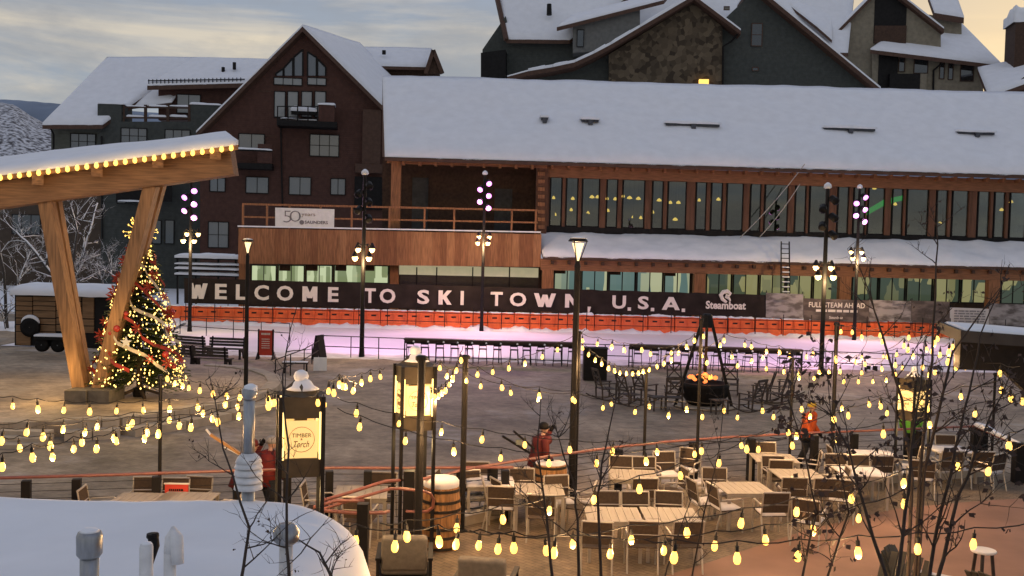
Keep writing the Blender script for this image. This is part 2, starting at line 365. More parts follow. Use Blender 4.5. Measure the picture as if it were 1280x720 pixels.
pp = [(p.x, p.y) for p in plat] + [(-24, 47), (-60, 47), (-60, plat[0].y)]
MB().slab([(x, y, 0) for x, y in pp], (0, 0, -.5)).build('platform', STNF)['kind'] = 'structure'
# curved stone seat blocks along the platform rim (each block its own piece)
rim = froot('seat_wall', Frame((0, 0), 0), 'low curved pale stone seat wall around the tree platform', 'wall')
for i in range(2, 12):
    a, b = plat[i], plat[i + 1]
    for k in range(3):
        p = a.lerp(b, k / 3 + .01); q = a.lerp(b, (k + 1) / 3 - .01); t = (q - p).normalized(); nrm = Vector((t.y, -t.x, 0))
        MB().slab([p + nrm * .12 + Vector((0, 0, .05)), q + nrm * .12 + Vector((0, 0, .05)), q - nrm * .42 + Vector((0, 0, .05)), p - nrm * .42 + Vector((0, 0, .05))], (0, 0, -.48)).build('stone_block', STN, rim)
for i in range(2, 10):          # lower tier of the seat wall
    a, b = plat[i], plat[i + 1]; cen = Vector((-12, 40, 0))
    for k in range(2):
        p = a.lerp(b, k / 2 + .01); q = a.lerp(b, (k + 1) / 2 - .01); t = (q - p).normalized(); nrm = Vector((t.y, -t.x, 0))
        MB().slab([p + nrm * .75 + Vector((0, 0, -.20)), q + nrm * .75 + Vector((0, 0, -.20)), q + nrm * .13 + Vector((0, 0, -.20)), p + nrm * .13 + Vector((0, 0, -.20))], (0, 0, -.25)).build('stone_block', STN, rim)
# steps at the left
st = empty('stone_steps', (0, 0, 0), 0, 'pale stone steps leading up to the platform with V shaped posts', 'steps')
for k in range(3):
    p = G(-90, 528, 0); q = G(80, 527, 0)
    y0 = p.y - .4 * (k + 1)
    MB().bb((p.x - 4, y0, PLZ), (q.x, y0 + .398, -.112 * (k + 1))).build('step', STN, st)
# ================================================================== BUILDING HELPERS
def window(par, fr, x0, y0, x1, y1, w, cols=1, rows=1, glass=None, fm=None, bar=.09, dep=.14, name='window'):
    xm, ym = (x0 + x1) / 2, (y0 + y1) / 2
    ua, ub = fr.p(x0, ym, w).x, fr.p(x1, ym, w).x; za, zb = fr.p(xm, y1, w).z, fr.p(xm, y0, w).z
    mb = MB(); fm = fm or DARK; glass = glass or GLS
    for u in (ua + bar / 2, ub - bar / 2): mb.box((u, w - dep / 2, (za + zb) / 2), (bar, dep, zb - za))
    for z in (za + bar / 2, zb - bar / 2): mb.box(((ua + ub) / 2, w - dep / 2 - .004, z), (ub - ua, dep, bar))
    for c in range(1, cols): mb.box((ua + (ub - ua) * c / cols, w - dep / 2 + .01, (za + zb) / 2), (bar * .8, dep * .8, zb - za - bar))
    for r_ in range(1, rows): mb.box(((ua + ub) / 2, w - dep / 2 + .016, za + (zb - za) * r_ / rows), (ub - ua - bar, dep * .74, bar * .7))
    o = mb.build(name, fm, par)
    for c in range(cols):
        for r_ in range(rows):
            a = ua + (ub - ua) * c / cols; b = ua + (ub - ua) * (c + 1) / cols; e_ = za + (zb - za) * r_ / rows; f_ = za + (zb - za) * (r_ + 1) / rows
            bx('pane', glass, o, ((a + b) / 2, w - .045, (e_ + f_) / 2), (b - a, .03, f_ - e_))
    return o
def wallpoly(par, fr, pix, w, th, m, name='wall'):
    return MB().slab([fr.p(x, y, w) for x, y in pix], (0, th, 0)).build(name, m, par)
def pbox(par, fr, x0, y0, x1, y1, w, dep, m, name):      # box whose front face spans the pixel rectangle
    xm, ym = (x0 + x1) / 2, (y0 + y1) / 2
    ua, ub = fr.p(x0, ym, w).x, fr.p(x1, ym, w).x; za, zb = fr.p(xm, y1, w).z, fr.p(xm, y0, w).z
    return MB().bb((ua, w, za), (ub, w + dep, zb)).build(name, m, par)
def snowbox(par, fr, x0, y0, x1, y1, w, dep, seed=0, name='snow_cap'):
    xm = (x0 + x1) / 2; ua, ub = fr.p(x0, y1, w).x, fr.p(x1, y1, w).x; za, zb = fr.p(xm, y1, w).z, fr.p(xm, y0, w).z
    return MB().snow((ua, w, za), (ub, w, za), (ub, w + dep, za), (ua, w + dep, za), 16, 6, zb - za, .35, seed).build(name, SNOW, par, True)
def roof(par, pts, th, snow_th, nx=40, ny=14, seed=0, m=None, amp=.25, fq=.15, drop=.08):
    A, B, C, D_ = [Vector(p) for p in pts]
    r_ = MB().slab([A, B, C, D_], (0, 0, -th)).build('roof', m or FASC, par)
    MB().snow(A, B, C, D_, nx, ny, snow_th, amp, seed, fq=fq, drop=drop).build('snow_blanket', SNOW, r_, True)
    return r_
# ================================================================== MAIN RINK-SIDE BUILDING
FM = Frame(D(640, 400, 77), R(2.5))
hall = froot('rink_building', FM, 'long timber hall with deep snow on its roof, behind the welcome banner', 'building')
p = FM.p
# upper roof
roof(hall, (p(481, 196, -1.6), p(1345, 220.5, -1.6), p(1345, 120, 9), p(478, 97, 9)), .28, .5, 170, 24, 3, FASC, .5, .22, .2)
MB().slab([p(481, 196, -1.3), p(478, 97, 9), p(478, 196, 9)], (.25, 0, 0)).build('gable_wall', BRN, hall)
g_ = p(481, 199, -1.72); h_ = p(1345, 223.5, -1.72)
MB().beam(g_, h_, .10, .22).build('gutter', FASC, hall)
# wood fascia band under the eave
MB().slab([p(680, 206, 0), p(1345, 227, 0), p(1345, 243, 0), p(680, 221, 0)], (0, .3, 0)).build('fascia_band', WOODX, hall)
rt = MB().box((0, -.35, 0), (.2, .7, .3)).build('rafter_tail', WOOD, hall); first = True
for k in range(34):
    x = 690 + k * 20; q = p(x, 209 + (x - 690) * .0305, 0)
    if first: rt.location = q; first = False
    else: inst(rt, 'rafter_tail', hall, q)
# porch beam
MB().slab([p(484, 200, -.5), p(684, 206.5, -.5), p(684, 210, -.5), p(484, 204, -.5)], (0, .35, 0)).build('porch_beam', WOODX, hall)
for k in range(9):
    x = 505 + k * 20; inst(rt, 'rafter_tail', hall, p(x, 204.5 + (x - 505) * .031, -.6))
# upper glazed wall
UP_T = lambda x: 220.5 + (x - 690) * .0285
UP_B = lambda x: 283 + (x - 690) * .0265
panes = [(687, 702.5), (707, 722.5), (727, 749.5), (757.5, 772), (777.5, 806), (814.5, 829), (834, 858), (869, 883), (888, 903), (907.5, 929), (937, 951), (955, 985), (993, 1007.5), (1011, 1036), (1046, 1061), (1066, 1082), (1084, 1106), (1114, 1129), (1132.5, 1161), (1169.5, 1185), (1189, 1211), (1221, 1237.5), (1241.5, 1257), (1261, 1284), (1292, 1306), (1311, 1340)]
gw = wallpoly(hall, FM, [(676, UP_T(676) - 1), (1345, UP_T(1345) - 1), (1345, UP_B(1345)), (676, UP_B(676))], 5.5, .3, mat('dim_room_wall', (.17, .165, .14), .8, .4, .6), 'room_wall')
MB().slab([p(676, UP_T(676) - 1, .5), p(1345, UP_T(1345) - 1, .5), p(1345, UP_T(1345) - 1, 5.5), p(676, UP_T(676) - 1, 5.5)], (0, 0, .1)).build('room_ceiling', DKW, hall)
MB().slab([p(676, UP_B(676), .5), p(1345, UP_B(1345), .5), p(1345, UP_B(1345), 5.5), p(676, UP_B(676), 5.5)], (0, 0, -.1)).build('room_floor', DKW, hall)
MB().bb((p(676, 250, .5).x - .1, .45, p(676, UP_B(676), .5).z), (p(676, 250, .5).x, 5.5, p(676, UP_T(676), .5).z)).build('room_end_wall', DKW, hall)
PEND = mat('reflection_glow', (.8, .5, .1), .4, emit=(1, .60, .12), es=1.8)  # glowing hanging shapes added in place of wavy reflections on the panes
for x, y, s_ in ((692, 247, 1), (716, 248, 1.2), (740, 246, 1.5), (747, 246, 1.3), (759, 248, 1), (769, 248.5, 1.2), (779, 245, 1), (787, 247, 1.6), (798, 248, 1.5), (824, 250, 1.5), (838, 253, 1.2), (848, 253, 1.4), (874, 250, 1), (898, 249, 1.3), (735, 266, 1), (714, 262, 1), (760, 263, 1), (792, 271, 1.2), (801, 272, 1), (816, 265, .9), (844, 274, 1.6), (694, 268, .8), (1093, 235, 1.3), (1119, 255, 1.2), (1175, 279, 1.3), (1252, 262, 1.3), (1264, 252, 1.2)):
    a = p(x, y, 2.2); pn_ = MB().lathe([(.02, .14), (.10 * s_, .05), (.14 * s_, -.08), (.05, -.12)], a, 8).build('reflection_lamp', PEND, hall, True)
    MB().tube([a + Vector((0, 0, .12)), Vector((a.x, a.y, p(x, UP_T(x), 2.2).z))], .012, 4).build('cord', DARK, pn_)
MB().slab([p(1084, 262, 1.6), p(1106, 249, 1.6), p(1130, 244, 1.6), p(1130, 250, 1.6), p(1107, 256, 1.6), p(1084, 269, 1.6)], (0, .1, 0)).build('green_reflection_strip', mat('green_reflection_glow', (.02, .3, .05), .4, emit=(.02, .42, .07), es=.8), hall)  # emissive band stands in for a slanted green reflection on the glass
for k in range(30):
    x = 690 + k * 21; a = p(x, UP_B(x) - 1, 1.4); c2_ = MB(); c2_.box(a + Vector((0, 0, .45)), (.5, .5, .08)); c2_.box(a + Vector((0, .22, .75)), (.46, .06, .6)); c2_.box(a + Vector((0, 0, .2)), (.1, .1, .45)); c2_.build('room_chair', mat('grey_room_chair', (.12, .12, .11), .7), hall)
prev = 676
for x0, x1 in panes:
    xm = (x0 + x1) / 2; window(hall, FM, x0, UP_T(xm), x1, UP_B(xm), .42, 1, 1, GLW, DARK, .10, .12)
    pbox(hall, FM, prev + .4, UP_T(xm), x0 - .4, UP_B(xm), .15, .28, BRN, 'mullion_post'); prev = x1
MB().slab([p(672, UP_B(672), .1), p(1345, UP_B(1345), .1), p(1345, UP_B(1345) + 9, .1), p(672, UP_B(672) + 9, .1)], (0, .5, 0)).build('sill_band', DARK, hall)
# porch: back wall, side post, floor
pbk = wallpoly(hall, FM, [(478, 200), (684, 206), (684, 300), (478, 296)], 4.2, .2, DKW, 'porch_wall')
pbox(hall, FM, 515, 222, 535, 286, 4.1, .1, mat('grey_door', (.05, .05, .05), .6), 'door')
pbox(hall, FM, 618, 236, 640, 288, 4.1, .1, mat('grey_door', (.05, .05, .05), .6), 'door')
MB().slab([p(478, 196, -.4), p(478, 292, -.4), p(478, 292, 4.4), p(478, 196, 4.4)], (.15, 0, 0)).build('porch_side', BRN, hall) if False else None
pbox(hall, FM, 488.5, 201, 500.5, 286, -.75, .7, WOOD, 'column')
pbox(hall, FM, 670, 206, 684, 292, -.3, .7, BRN, 'column')
for k in range(8):      # log-end corbels beside the porch opening
    y = 215 + k * 9.5; pbox(hall, FM, 672.5, y, 681, y + 4.5, -.5, .2, WOOD, 'corbel')
# deck
MB().slab([p(297, 284.5, -2.6), p(676, 292, -2.6), p(676, 292, 4.2), p(297, 284.5, 4.2)], (0, 0, -.35)).build('deck', DKW, hall)
bds = 42; WOODL = mat('cedar_light_board', (.33, .155, .07), .6, .3, 5, .1, stretch=(3, 3, .25)); WOODD = mat('cedar_dark_board', (.215, .088, .038), .6, .3, 5, .1, stretch=(3, 3, .25))
pl = None
for k in range(bds):
    x0 = 298 + (676 - 298) * k / bds; x1 = 298 + (676 - 298) * (k + 1) / bds; yt = 285 + (x0 - 298) * .021; yb = 329.5 + (x0 - 298) * .012
    a = p(x0, yt, -2.75); b = p(x1, yb, -2.75); j = random.uniform(0, .03)
    MB().bb((a.x + .015, -2.75 - j, b.z), (b.x - .015, -2.62, a.z)).build('plank', random.choice((WOOD, WOOD, WOODL, WOODD)), hall)
MB().slab([p(297, 283.5, -2.7), p(676, 291, -2.7), p(676, 291, -2.2), p(297, 283.5, -2.2)], (0, 0, .1)).build('snow_edge', SNOW, hall)
# deck railing
rail_t = lambda x: 255 + (x - 300) * .0215
rail_m = lambda x: 271 + (x - 300) * .0195
for f, nm, hgt in ((rail_t, 'top_rail', .14), (rail_m, 'middle_rail', .12)):
    MB().beam(p(303, f(303), -2.5), p(672, f(672), -2.5), .1, hgt).build(nm, WOOD, hall)
for x in (304, 334, 362, 401, 440, 487, 531, 568, 606, 640, 670):
    a = p(x, rail_t(x) - .5, -2.5); b = p(x, 284.5 + (x - 298) * .02, -2.5)
    MB().bb((a.x - .07, -2.56, b.z), (a.x + .07, -2.42, a.z)).build('baluster', WOOD, hall)
# below the deck
GRNL = litmat('lit_hall_green', (.22, .27, .13), (.62, .70, .42), .75, (1.6, 1, .25), 1.2)
TEAL = litmat('lit_hall_teal', (.14, .23, .21), (.58, .60, .36), .6, (1.6, 1, .2), 1.0)
OLV = litmat('lit_hall_olive', (.05, .07, .045), (.30, .28, .12), .7, (1.2, 1, .5), .9)
CRM = mat('cream_panel', (.55, .52, .36), .6, .1, 2, emit=(.75, .68, .42), es=.35)
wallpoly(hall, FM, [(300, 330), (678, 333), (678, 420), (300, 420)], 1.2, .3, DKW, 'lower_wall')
for x0, x1 in ((314, 346), (347.5, 381), (382.5, 416), (417.5, 486)):
    window(hall, FM, x0, 331, x1, 353 + (x0 - 310) * .01, .7, 2, 1, GRNL, DARK, .08, .1)
for x0 in (349, 383, 419, 454): pbox(hall, FM, x0, 331.5, x0 + 14, 338.5, .5, .06, DKW, 'valance')
for x in (303, 492): pbox(hall, FM, x - 5, 329, x + 5.5, 420, -.6, .7, WOOD, 'column')
pbox(hall, FM, 499, 333, 673, 345, .6, .1, CRM, 'light_panel')
pbox(hall, FM, 499, 345.5, 673, 362, .65, .1, mat('dark_glazing', (.03, .025, .02), .3), 'shopfront')
for x in (520, 545, 590, 636): pbox(hall, FM, x, 334, x + 1.5, 361, .5, .08, DARK, 'mullion')
# awning roof with snow
AW_B = lambda x: 292.5 + (x - 672) * .02
AW_F = lambda x: 320.5 + (x - 672) * .0225
roof(hall, (p(679, AW_F(679), -3.3), p(1345, AW_F(1345), -3.3), p(1345, AW_B(1345), .05), p(670, AW_B(670), .05)), .22, .34, 150, 12, 5, FASC, .55, .6, .2)
MB().slab([p(676, AW_F(676) + 2.5, -3.0), p(1345, AW_F(1345) + 2.5, -3.0), p(1345, AW_F(1345) + 17, -3.0), p(676, AW_F(676) + 17, -3.0)], (0, .3, 0)).build('awning_beam', WOODX, hall)
ab = MB().box((0, -.12, 0), (.22, .24, .26)).build('rafter_tail', DKW, hall); first = True
for k in range(31):
    x = 690 + k * 21; q = p(x, AW_F(x) + 7, -3.05)
    if first: ab.location = q; first = False
    else: inst(ab, 'rafter_tail', hall, q)
for x in (684, 874, 1056, 1242): pbox(hall, FM, x - 7, AW_F(x) + 16, x + 7, 420, -3.0, .6, WOOD, 'column')
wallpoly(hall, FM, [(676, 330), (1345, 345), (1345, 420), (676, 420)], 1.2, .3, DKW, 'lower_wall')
for a0, a1, n_, g in ((692, 864, 5, TEAL), (882, 1049, 5, OLV), (1064, 1234, 5, OLV), (1250, 1345, 3, OLV)):
    for k in range(n_):
        x0 = a0 + (a1 - a0) * k / n_; x1 = a0 + (a1 - a0) * (k + 1) / n_ - 1; yt = AW_F(x0) + 13
        window(hall, FM, x0, yt, x1, yt + 34, .2, 2, 1, g, DARK, .1, .12)
        if k % 2 == 0 and g is TEAL: pbox(hall, FM, x0 + 2, yt + 1, x0 + 15, yt + 8, 0, .06, DKW, 'valance')
# roof vents standing out of the snow
VNT = mat('vent_metal', (.08, .085, .10), .5, .2, 5, metal=.5)
for x0, x1, y in ((676, 684, 151), (726, 747, 153.5), (831, 897, 158), (1027, 1090, 163.5), (1193, 1238, 168.5)):
    a = p(x0, y, 3); b = p(x1, y, 3); vz = MB(); vz.box(((a.x + b.x) / 2, 2.6, a.z + .10), (b.x - a.x, .5, .17))
    vz.box(((a.x + b.x) / 2, 2.2, a.z - .05), (.35, .3, .35)); v = vz.build('roof_vent', VNT, hall)
    MB().snow((a.x - .1, 2.2, a.z + .18), (b.x + .1, 2.2, a.z + .18), (b.x + .1, 3.4, a.z + .3), (a.x - .1, 3.4, a.z + .3), 10, 5, .34, .5, x0).build('snow_cap', SNOW, v, True)
# slack cables from eave to awning
for k, (xa, ya, xb, yb) in enumerate(((925, 297, 1006, 205), (946, 300, 1000, 230))):
    q0 = FM.o; A_ = p(xa, ya, -.6); B_ = p(xb, yb, -1.8)
    MB().tube([A_.lerp(B_, t / 8) - Vector((0, 0, 1.0 * t / 8 * (1 - t / 8))) for t in range(9)], .035, 5).build('cable', mat('pale_cable', (.4, .38, .34), .6), hall)
# ================================================================== RED GABLED LODGE
FR = Frame(D(360, 350, 112), R(8))
red = froot('gabled_lodge', FR, 'dark red gabled lodge with tall gable windows and balcony', 'building')
q = FR.p
wallpoly(red, FR, [(250, 168), (377.5, 37), (482, 138), (492, 148), (492, 380), (250, 380)], 0, 8, RED)
def rake(par, fr, xa, ya, xb, yb, w0, w1, th, sth, seed, m=None, nx=30, ny=14):
    a, b = fr.p(xa, ya, w0), fr.p(xb, yb, w0); c, d = Vector((b.x, w1, b.z)), Vector((a.x, w1, a.z))
    return roof(par, (a, b, c, d), th, sth, nx, ny, seed, m)
ra, rb, rc, rd_ = q(245, 166, -1.2), q(378, 33, -1.2), q(477, 131, -1.2), q(450, 56, 18)
rb2 = rb + Vector((.004, 0, .004)); roof(red, (ra, rb, rd_, ra + (rd_ - rb)), .55, .5, 30, 14, 11)
roof(red, (rc, rb2, rd_ + Vector((.004, 0, .004)), rc + (rd_ - rb)), .55, .6, 30, 14, 12)
# gable glazing
for x0, x1, yl, yr in ((345, 354, 92, 86), (355, 366, 85, 73), (367.5, 378.5, 71.5, 62), (384.5, 395.5, 65, 72), (397, 407, 74, 84)):
    o = MB().slab([q(x0, 94.5, -.10), q(x1, 94.5, -.10), q(x1, yr, -.10), q(x0, yl, -.10)], (0, .09, 0)).build('window', GLS, red)
    MB().beam(q(x0, yl, -.08), q(x1, yr, -.08), .2, .18).build('frame', DARK, o)
    for xx in (x0, x1): MB().beam(q(xx, 95, -.1), q(xx, yl if xx == x0 else yr, -.1), .16, .2, (0, 1, 0)).build('frame', DARK, o)
GLP = glassmat('pale_curtained_glass', (.20, .21, .21), .2)
for a in ((342, 97, 378, 107, 3, 1), (384, 97, 408, 107, 2, 1)): window(red, FR, *a[:4], -.02, a[4], a[5], GLP)
for x0, x1 in ((342.5, 357), (359, 373), (376.5, 390.5), (393, 407.5)): window(red, FR, x0, 114, x1, 147, -.02, 1, 1, GLP)
pbox(red, FR, 346, 151, 421, 158, -2.6, 2.6, DARK, 'balcony_slab')
blc = pbox(red, FR, 398, 131, 418, 152, -2.5, 1.6, RED, 'balcony_wall'); snowbox(red, FR, 397, 128, 419, 131, -2.6, 1.8, 2)
for y in (133, 148.5): MB().beam(q(346, y, -2.5), q(398, y, -2.5), .1, .1).build('balcony_rail', DARK, red)
for x in (347, 360, 372, 385, 397): MB().beam(q(x, 133, -2.5), q(x, 151, -2.5), .12, .12).build('baluster', DARK, red)
bs = pbox(red, FR, 364, 139, 396, 143, -2.0, .6, DARK, 'balcony_bench'); snowbox(red, FR, 363, 133.5, 397, 139, -2.1, .8, 4)
snowbox(red, FR, 350, 147.5, 396, 149.5, -2.5, .5, 6)
for a in ((387, 168, 424, 196, 3, 2), (361, 221, 389, 244, 2, 1), (413, 223, 432, 244, 2, 1), (307, 221, 336, 242, 2, 1), (298, 167, 331, 187, 2, 1), (262, 222, 282, 240, 2, 1), (260, 277, 286, 310, 2, 2), (300, 285, 322, 310, 2, 1)):
    window(red, FR, *a[:4], -.02, a[4], a[5], GLS)
pbox(red, FR, 292, 204, 340, 211, -2, 2, DARK, 'balcony_slab'); pbox(red, FR, 292, 187, 340, 189, -2, .12, DARK, 'balcony_rail'); snowbox(red, FR, 292, 184.5, 340, 187, -2.1, .5, 7)
pbox(red, FR, 322, 180, 340, 204, -1.95, .3, RED, 'balcony_wall')
pbox(red, FR, 453, 137, 476, 205, -.6, .6, FASC, 'corner_panel'); pbox(red, FR, 444, 205, 478, 216, -.7, .7, FASC, 'corner_panel')
pbox(red, FR, 443, 221, 478, 262, -.3, .3, DARK, 'bay_window')
MB().beam(q(351, 157, -.15), q(353, 260, -.15), .14, .14).build('downpipe', DARK, red)
for x0, y in ((343, 114), (410, 114), (344, 170), (428, 172)): MB().beam(q(x0 - 20, y, -.03), q(x0 - 2, y, -.03), .06, .1).build('trim', FASC, red)
# rear wing
wallpoly(red, FR, [(462, 82), (550, 82), (550, 120), (440, 120)], 17, 6, DKW, 'wing_wall')
roof(red, (q(452, 82, 15.5), q(538, 84, 15.5), q(540, 62, 22), q(440, 60, 22)), .4, .5, 30, 10, 14)
MB().slab([q(533, 92, 15.3), q(541, 66, 15.3), q(551, 92, 15.3)], (0, .4, 0)).build('gable_wall', DKW, red)
for xa, xb in ((532, 541.5), (553, 541.5)): MB().beam(q(xa, 92, 15.1), q(xb, 63, 15.1), .5, .6, (0, 1, 0)).build('bargeboard', FASC, red)
MB().tube([q(456, 95, 10), q(456, 84, 10)], .25, 8).build('vent_pipe', DARK, red); MB().tube([q(480, 68, 17), q(480, 63, 17)], .25, 8).build('vent_pipe', DARK, red)
# ================================================================== GREY-GREEN LODGE, LEFT
FL = Frame(D(180, 350, 122), R(6))
lg = froot('grey_lodge', FL, 'grey green lodge with wide snowy roof and parapet balcony', 'building')
q = FL.p
wallpoly(lg, FL, [(64, 158), (124, 158), (124, 390), (64, 390)], 1, 7, GRN2)
wallpoly(lg, FL, [(122, 130), (154, 130), (154, 152), (238, 152), (238, 131), (275, 131), (300, 140), (300, 390), (122, 390)], 0, 4, GRN)
roof(lg, (q(53, 156, -1), q(128, 156, -1), q(250, 73, 12), q(134, 73, 12)), .5, .5, 40, 16, 21)
roof(lg, (q(122, 140, 3), q(215, 128, 3), q(255, 73, 12.2), q(134, 75, 12.2)), .2, .45, 30, 12, 25)
wallpoly(lg, FL, [(198, 110), (340, 106), (340, 150), (198, 150)], 4, 4, RED, 'upper_wall')
roof(lg, (q(184, 107, 2.5), q(345, 103, 2.5), q(345, 75, 9), q(243, 73, 9)), .55, .4, 40, 12, 23)
for k in range(26): pass
sg = MB(); 
for k in range(24):
    a = q(186 + k * 5, 103.2 - k * .1, 2.6); sg.box(a + Vector((0, 0, .1)), (.1, .1, .6))
sg.beam(q(185, 101, 2.6), q(306, 99, 2.6), .12, .12); sg.build('snow_guard', DARK, lg)
snowbox(lg, FL, 122, 127.5, 155, 130, -.1, 1.2, 31); snowbox(lg, FL, 237, 128, 277, 131, -.1, 1.2, 33)
for y in (134, 147): MB().beam(q(154, y, .1), q(238, y + 1, .1), .15, .18).build('balcony_rail', DKW, lg)
for x in (154, 182, 210, 237): MB().beam(q(x, 131, .1), q(x, 152, .1), .35, .2, (0, 1, 0)).build('balcony_post', DKW, lg)
for x in (158, 186, 212): snowbox(lg, FL, x, 143.5, x + 22, 146, .1, .4, x)
for x in (158, 186, 212): snowbox(lg, FL, x, 131, x + 24, 133, .0, .4, x + 3)
window(lg, FL, 221, 118, 251, 142, 3.98, 2, 1, GLP)
for a in ((88, 167, 120, 187, 3, 2), (151, 160, 184, 180, 3, 2), (206, 162, 238, 180, 3, 1)): window(lg, FL, *a[:4], -.02 if a[0] > 120 else .98, a[4], a[5], GLS)
for a in ((15, 268, 51, 293, 3, 1), (190, 275, 202, 305, 1, 1), (206, 275, 218, 305, 1, 1), (146, 236, 182, 255, 2, 1)): window(lg, FL, *a[:4], -.02, a[4], a[5], GLD)
wallpoly(lg, FL, [(-40, 225), (126, 225), (126, 390), (-40, 390)], -.01, 1, mat('brown_stucco', (.075, .055, .04), .85, .2, 1), 'lower_wall')
wallpoly(lg, FL, [(145, 225), (215, 225), (215, 252), (145, 252)], -2.0, .15, DARK, 'balcony_front'); snowbox(lg, FL, 147, 222.5, 182, 225, -2.1, .5, 36); snowbox(lg, FL, 147, 250, 182, 252, -2.3, .4, 37)
MB().beam(q(127, 170, -.2), q(128, 300, -.2), .15, .15).build('downpipe', DARK, lg); MB().tube([q(62, 158, .3), q(67, 168, .3), q(67, 220, .3)], .12, 6).build('downpipe', DARK, lg)
for x, y in ((279, 93), (293, 87)): MB().tube([q(x, y, 5), q(x, y - 9, 5)], .22, 8).build('vent_pipe', DARK, lg)
# ================================================================== DARK GREEN LODGE, UPPER RIGHT
FG = Frame(D(850, 350, 122), R(-4))
gl = froot('stone_gabled_lodge', FG, 'dark green lodge with a stone clad gable and snowy roofs', 'building')
q = FG.p
STONE = mat('rubble_stone', (.10, .075, .052), .9, .5, 1.4, .8, detail=3)
t = STONE.node_tree; vz = t.nodes.new('ShaderNodeTexVoronoi'); vz.inputs['Scale'].default_value = 1.7; tcn = t.nodes.new('ShaderNodeTexCoord'); t.links.new(tcn.outputs['Object'], vz.inputs['Vector'])
hs = t.nodes.new('ShaderNodeSeparateColor'); t.links.new(vz.outputs['Color'], hs.inputs[0]); rr = t.nodes.new('ShaderNodeValToRGB'); t.links.new(hs.outputs[0], rr.inputs[0])
rr.color_ramp.elements[0].color = (.045, .033, .022, 1); rr.color_ramp.elements[1].color = (.15, .115, .075, 1); t.links.new(rr.outputs[0], t.nodes['Principled BSDF'].inputs['Base Color'])
# rear block
wallpoly(gl, FG, [(603, 62), (632, 20), (640, 50), (780, 55), (780, 130), (603, 130)], 8, 5, GRN, 'wall')
roof(gl, (q(633, 49, 6.5), q(712, 50, 6.5), q(860, -60, 17), q(612, -60, 17)), .5, .5, 40, 16, 41)
MB().beam(q(633, 50, 6.3), q(608, -62, 16), .5, .5).build('bargeboard', FASC, gl)
wallpoly(gl, FG, [(601, 66), (632, 62), (632, 130), (601, 130)], 5.5, 2.5, DARK, 'balcony_wall')
MB().tube([q(686.5, 19, 8), q(686.5, 5, 8)], [.35, .3], 8).build('vent_pipe', DARK, gl)
roof(gl, (q(700, 62, 9.5), q(1060, 66, 9.5), q(1075, -75, 22), q(700, -75, 22)), .5, .5, 60, 16, 49)
# shed dormer
wallpoly(gl, FG, [(716, 52), (716, 34), (800, 8), (800, 60), (716, 66)], 4.5, 4, mat('grey_dormer', (.15, .15, .14), .85, .15, 2), 'dormer_wall')
roof(gl, (q(696, 34, 3.6), q(830, 0, 3.6), q(840, -12, 9), q(715, 20, 9)), .5, .35, 30, 8, 43)
window(gl, FG, 721, 37, 730, 59, 4.45, 1, 1, GLD)
# stone gable with its swept roof
wallpoly(gl, FG, [(640, 94), (720, 80), (762, 64), (762, 130), (640, 130)], 2.2, 2, GRN, 'wall')
wallpoly(gl, FG, [(761, 130), (761, 68), (866, 4), (903, 33), (903, 130)], 1, 5, STONE, 'stone_wall')
crv = [(634, 96), (660, 89), (690, 84), (718, 78), (742, 67), (763, 56), (800, 34), (868, -6)]
A_ = [q(x, y, -.6) for x, y in crv]
rm = MB(); sm = MB()
for i in range(len(A_) - 1):
    a, b = A_[i], A_[i + 1]; rm.slab([a, b, Vector((b.x, 9, b.z)), Vector((a.x, 9, a.z))], (0, 0, -.55))
rr_ = rm.build('roof', FASC, gl)
for i in range(len(A_) - 1):
    a, b = A_[i], A_[i + 1]; sm.snow(a, b, Vector((b.x, 9, b.z)), Vector((a.x, 9, a.z)), 6, 8, .75 if i else .4, .15, 5, drop=0)
sm.build('snow_blanket', SNOW, rr_, True)
rake(gl, FG, 926, 38, 866, -7, -.6, 9, .5, .5, 45)
MB().tube([q(923, 41, 0), q(914, 52, .8), q(904, 58, .9), q(903, 130, .9)], .12, 6).build('downpipe', DARK, gl)
lp = pbox(gl, FG, 874, 99, 886, 107, .3, .6, mat('orange_lamp_box', (.4, .2, .05), .5, emit=(1, .55, .12), es=1.6), 'wall_lamp')
# large green gable
wallpoly(gl, FG, [(903, 130), (903, 26), (946, -14), (1094, 109), (1094, 130)], 2, 6, GRN, 'gable_wall')
rake(gl, FG, 1101, 111, 940, -22, .4, 12, .6, .55, 47)
for a in ((939, 29, 953, 58, 1, 2), (940, 84, 948, 89, 1, 1), (904.5, 8, 912, 13, 1, 1)): window(gl, FG, *a[:4], 1.98, a[4], a[5], GLD, FASC)
# ================================================================== BEIGE LODGE, RIGHT
FB = Frame(D(1130, 350, 132), R(-6))
bl = froot('beige_lodge', FB, 'beige board sided lodge with recessed upper balcony', 'building')
q = FB.p
wallpoly(bl, FB, [(1034, 58), (1106, -19), (1176, 36), (1176, 60), (1162, 140), (1036, 140)], 0, 5, BEI)
wallpoly(bl, FB, [(1090, 60), (1229, 78), (1229, 140), (1090, 140)], -.6, 5, BEI, 'wing_wall')
rake(bl, FB, 1034, 51, 1106, -22, -1, 10, .55, .5, 51); rake(bl, FB, 1180, 36, 1106, -22, -1, 10, .55, .5, 52)
pbox(bl, FB, 1093, -12, 1133, 54, -.08, .3, DARK, 'balcony_recess'); pbox(bl, FB, 1093, 32, 1133, 54, -.3, .15, DKW, 'balcony_front')
roof(bl, (q(1088, 62, -2.2), q(1253, 82, -2.2), q(1200, 28, 8), q(1120, 40, 4)), .5, .4, 40, 14, 53)
roof(bl, (q(1168, 16, 3), q(1205, 22, 3), q(1196, -4, 7), q(1160, -6, 7)), .8, .4, 10, 8, 55)
wallpoly(bl, FB, [(1160, 18), (1202, 24), (1202, 70), (1160, 60)], 4, 3, BEI, 'dormer_wall')
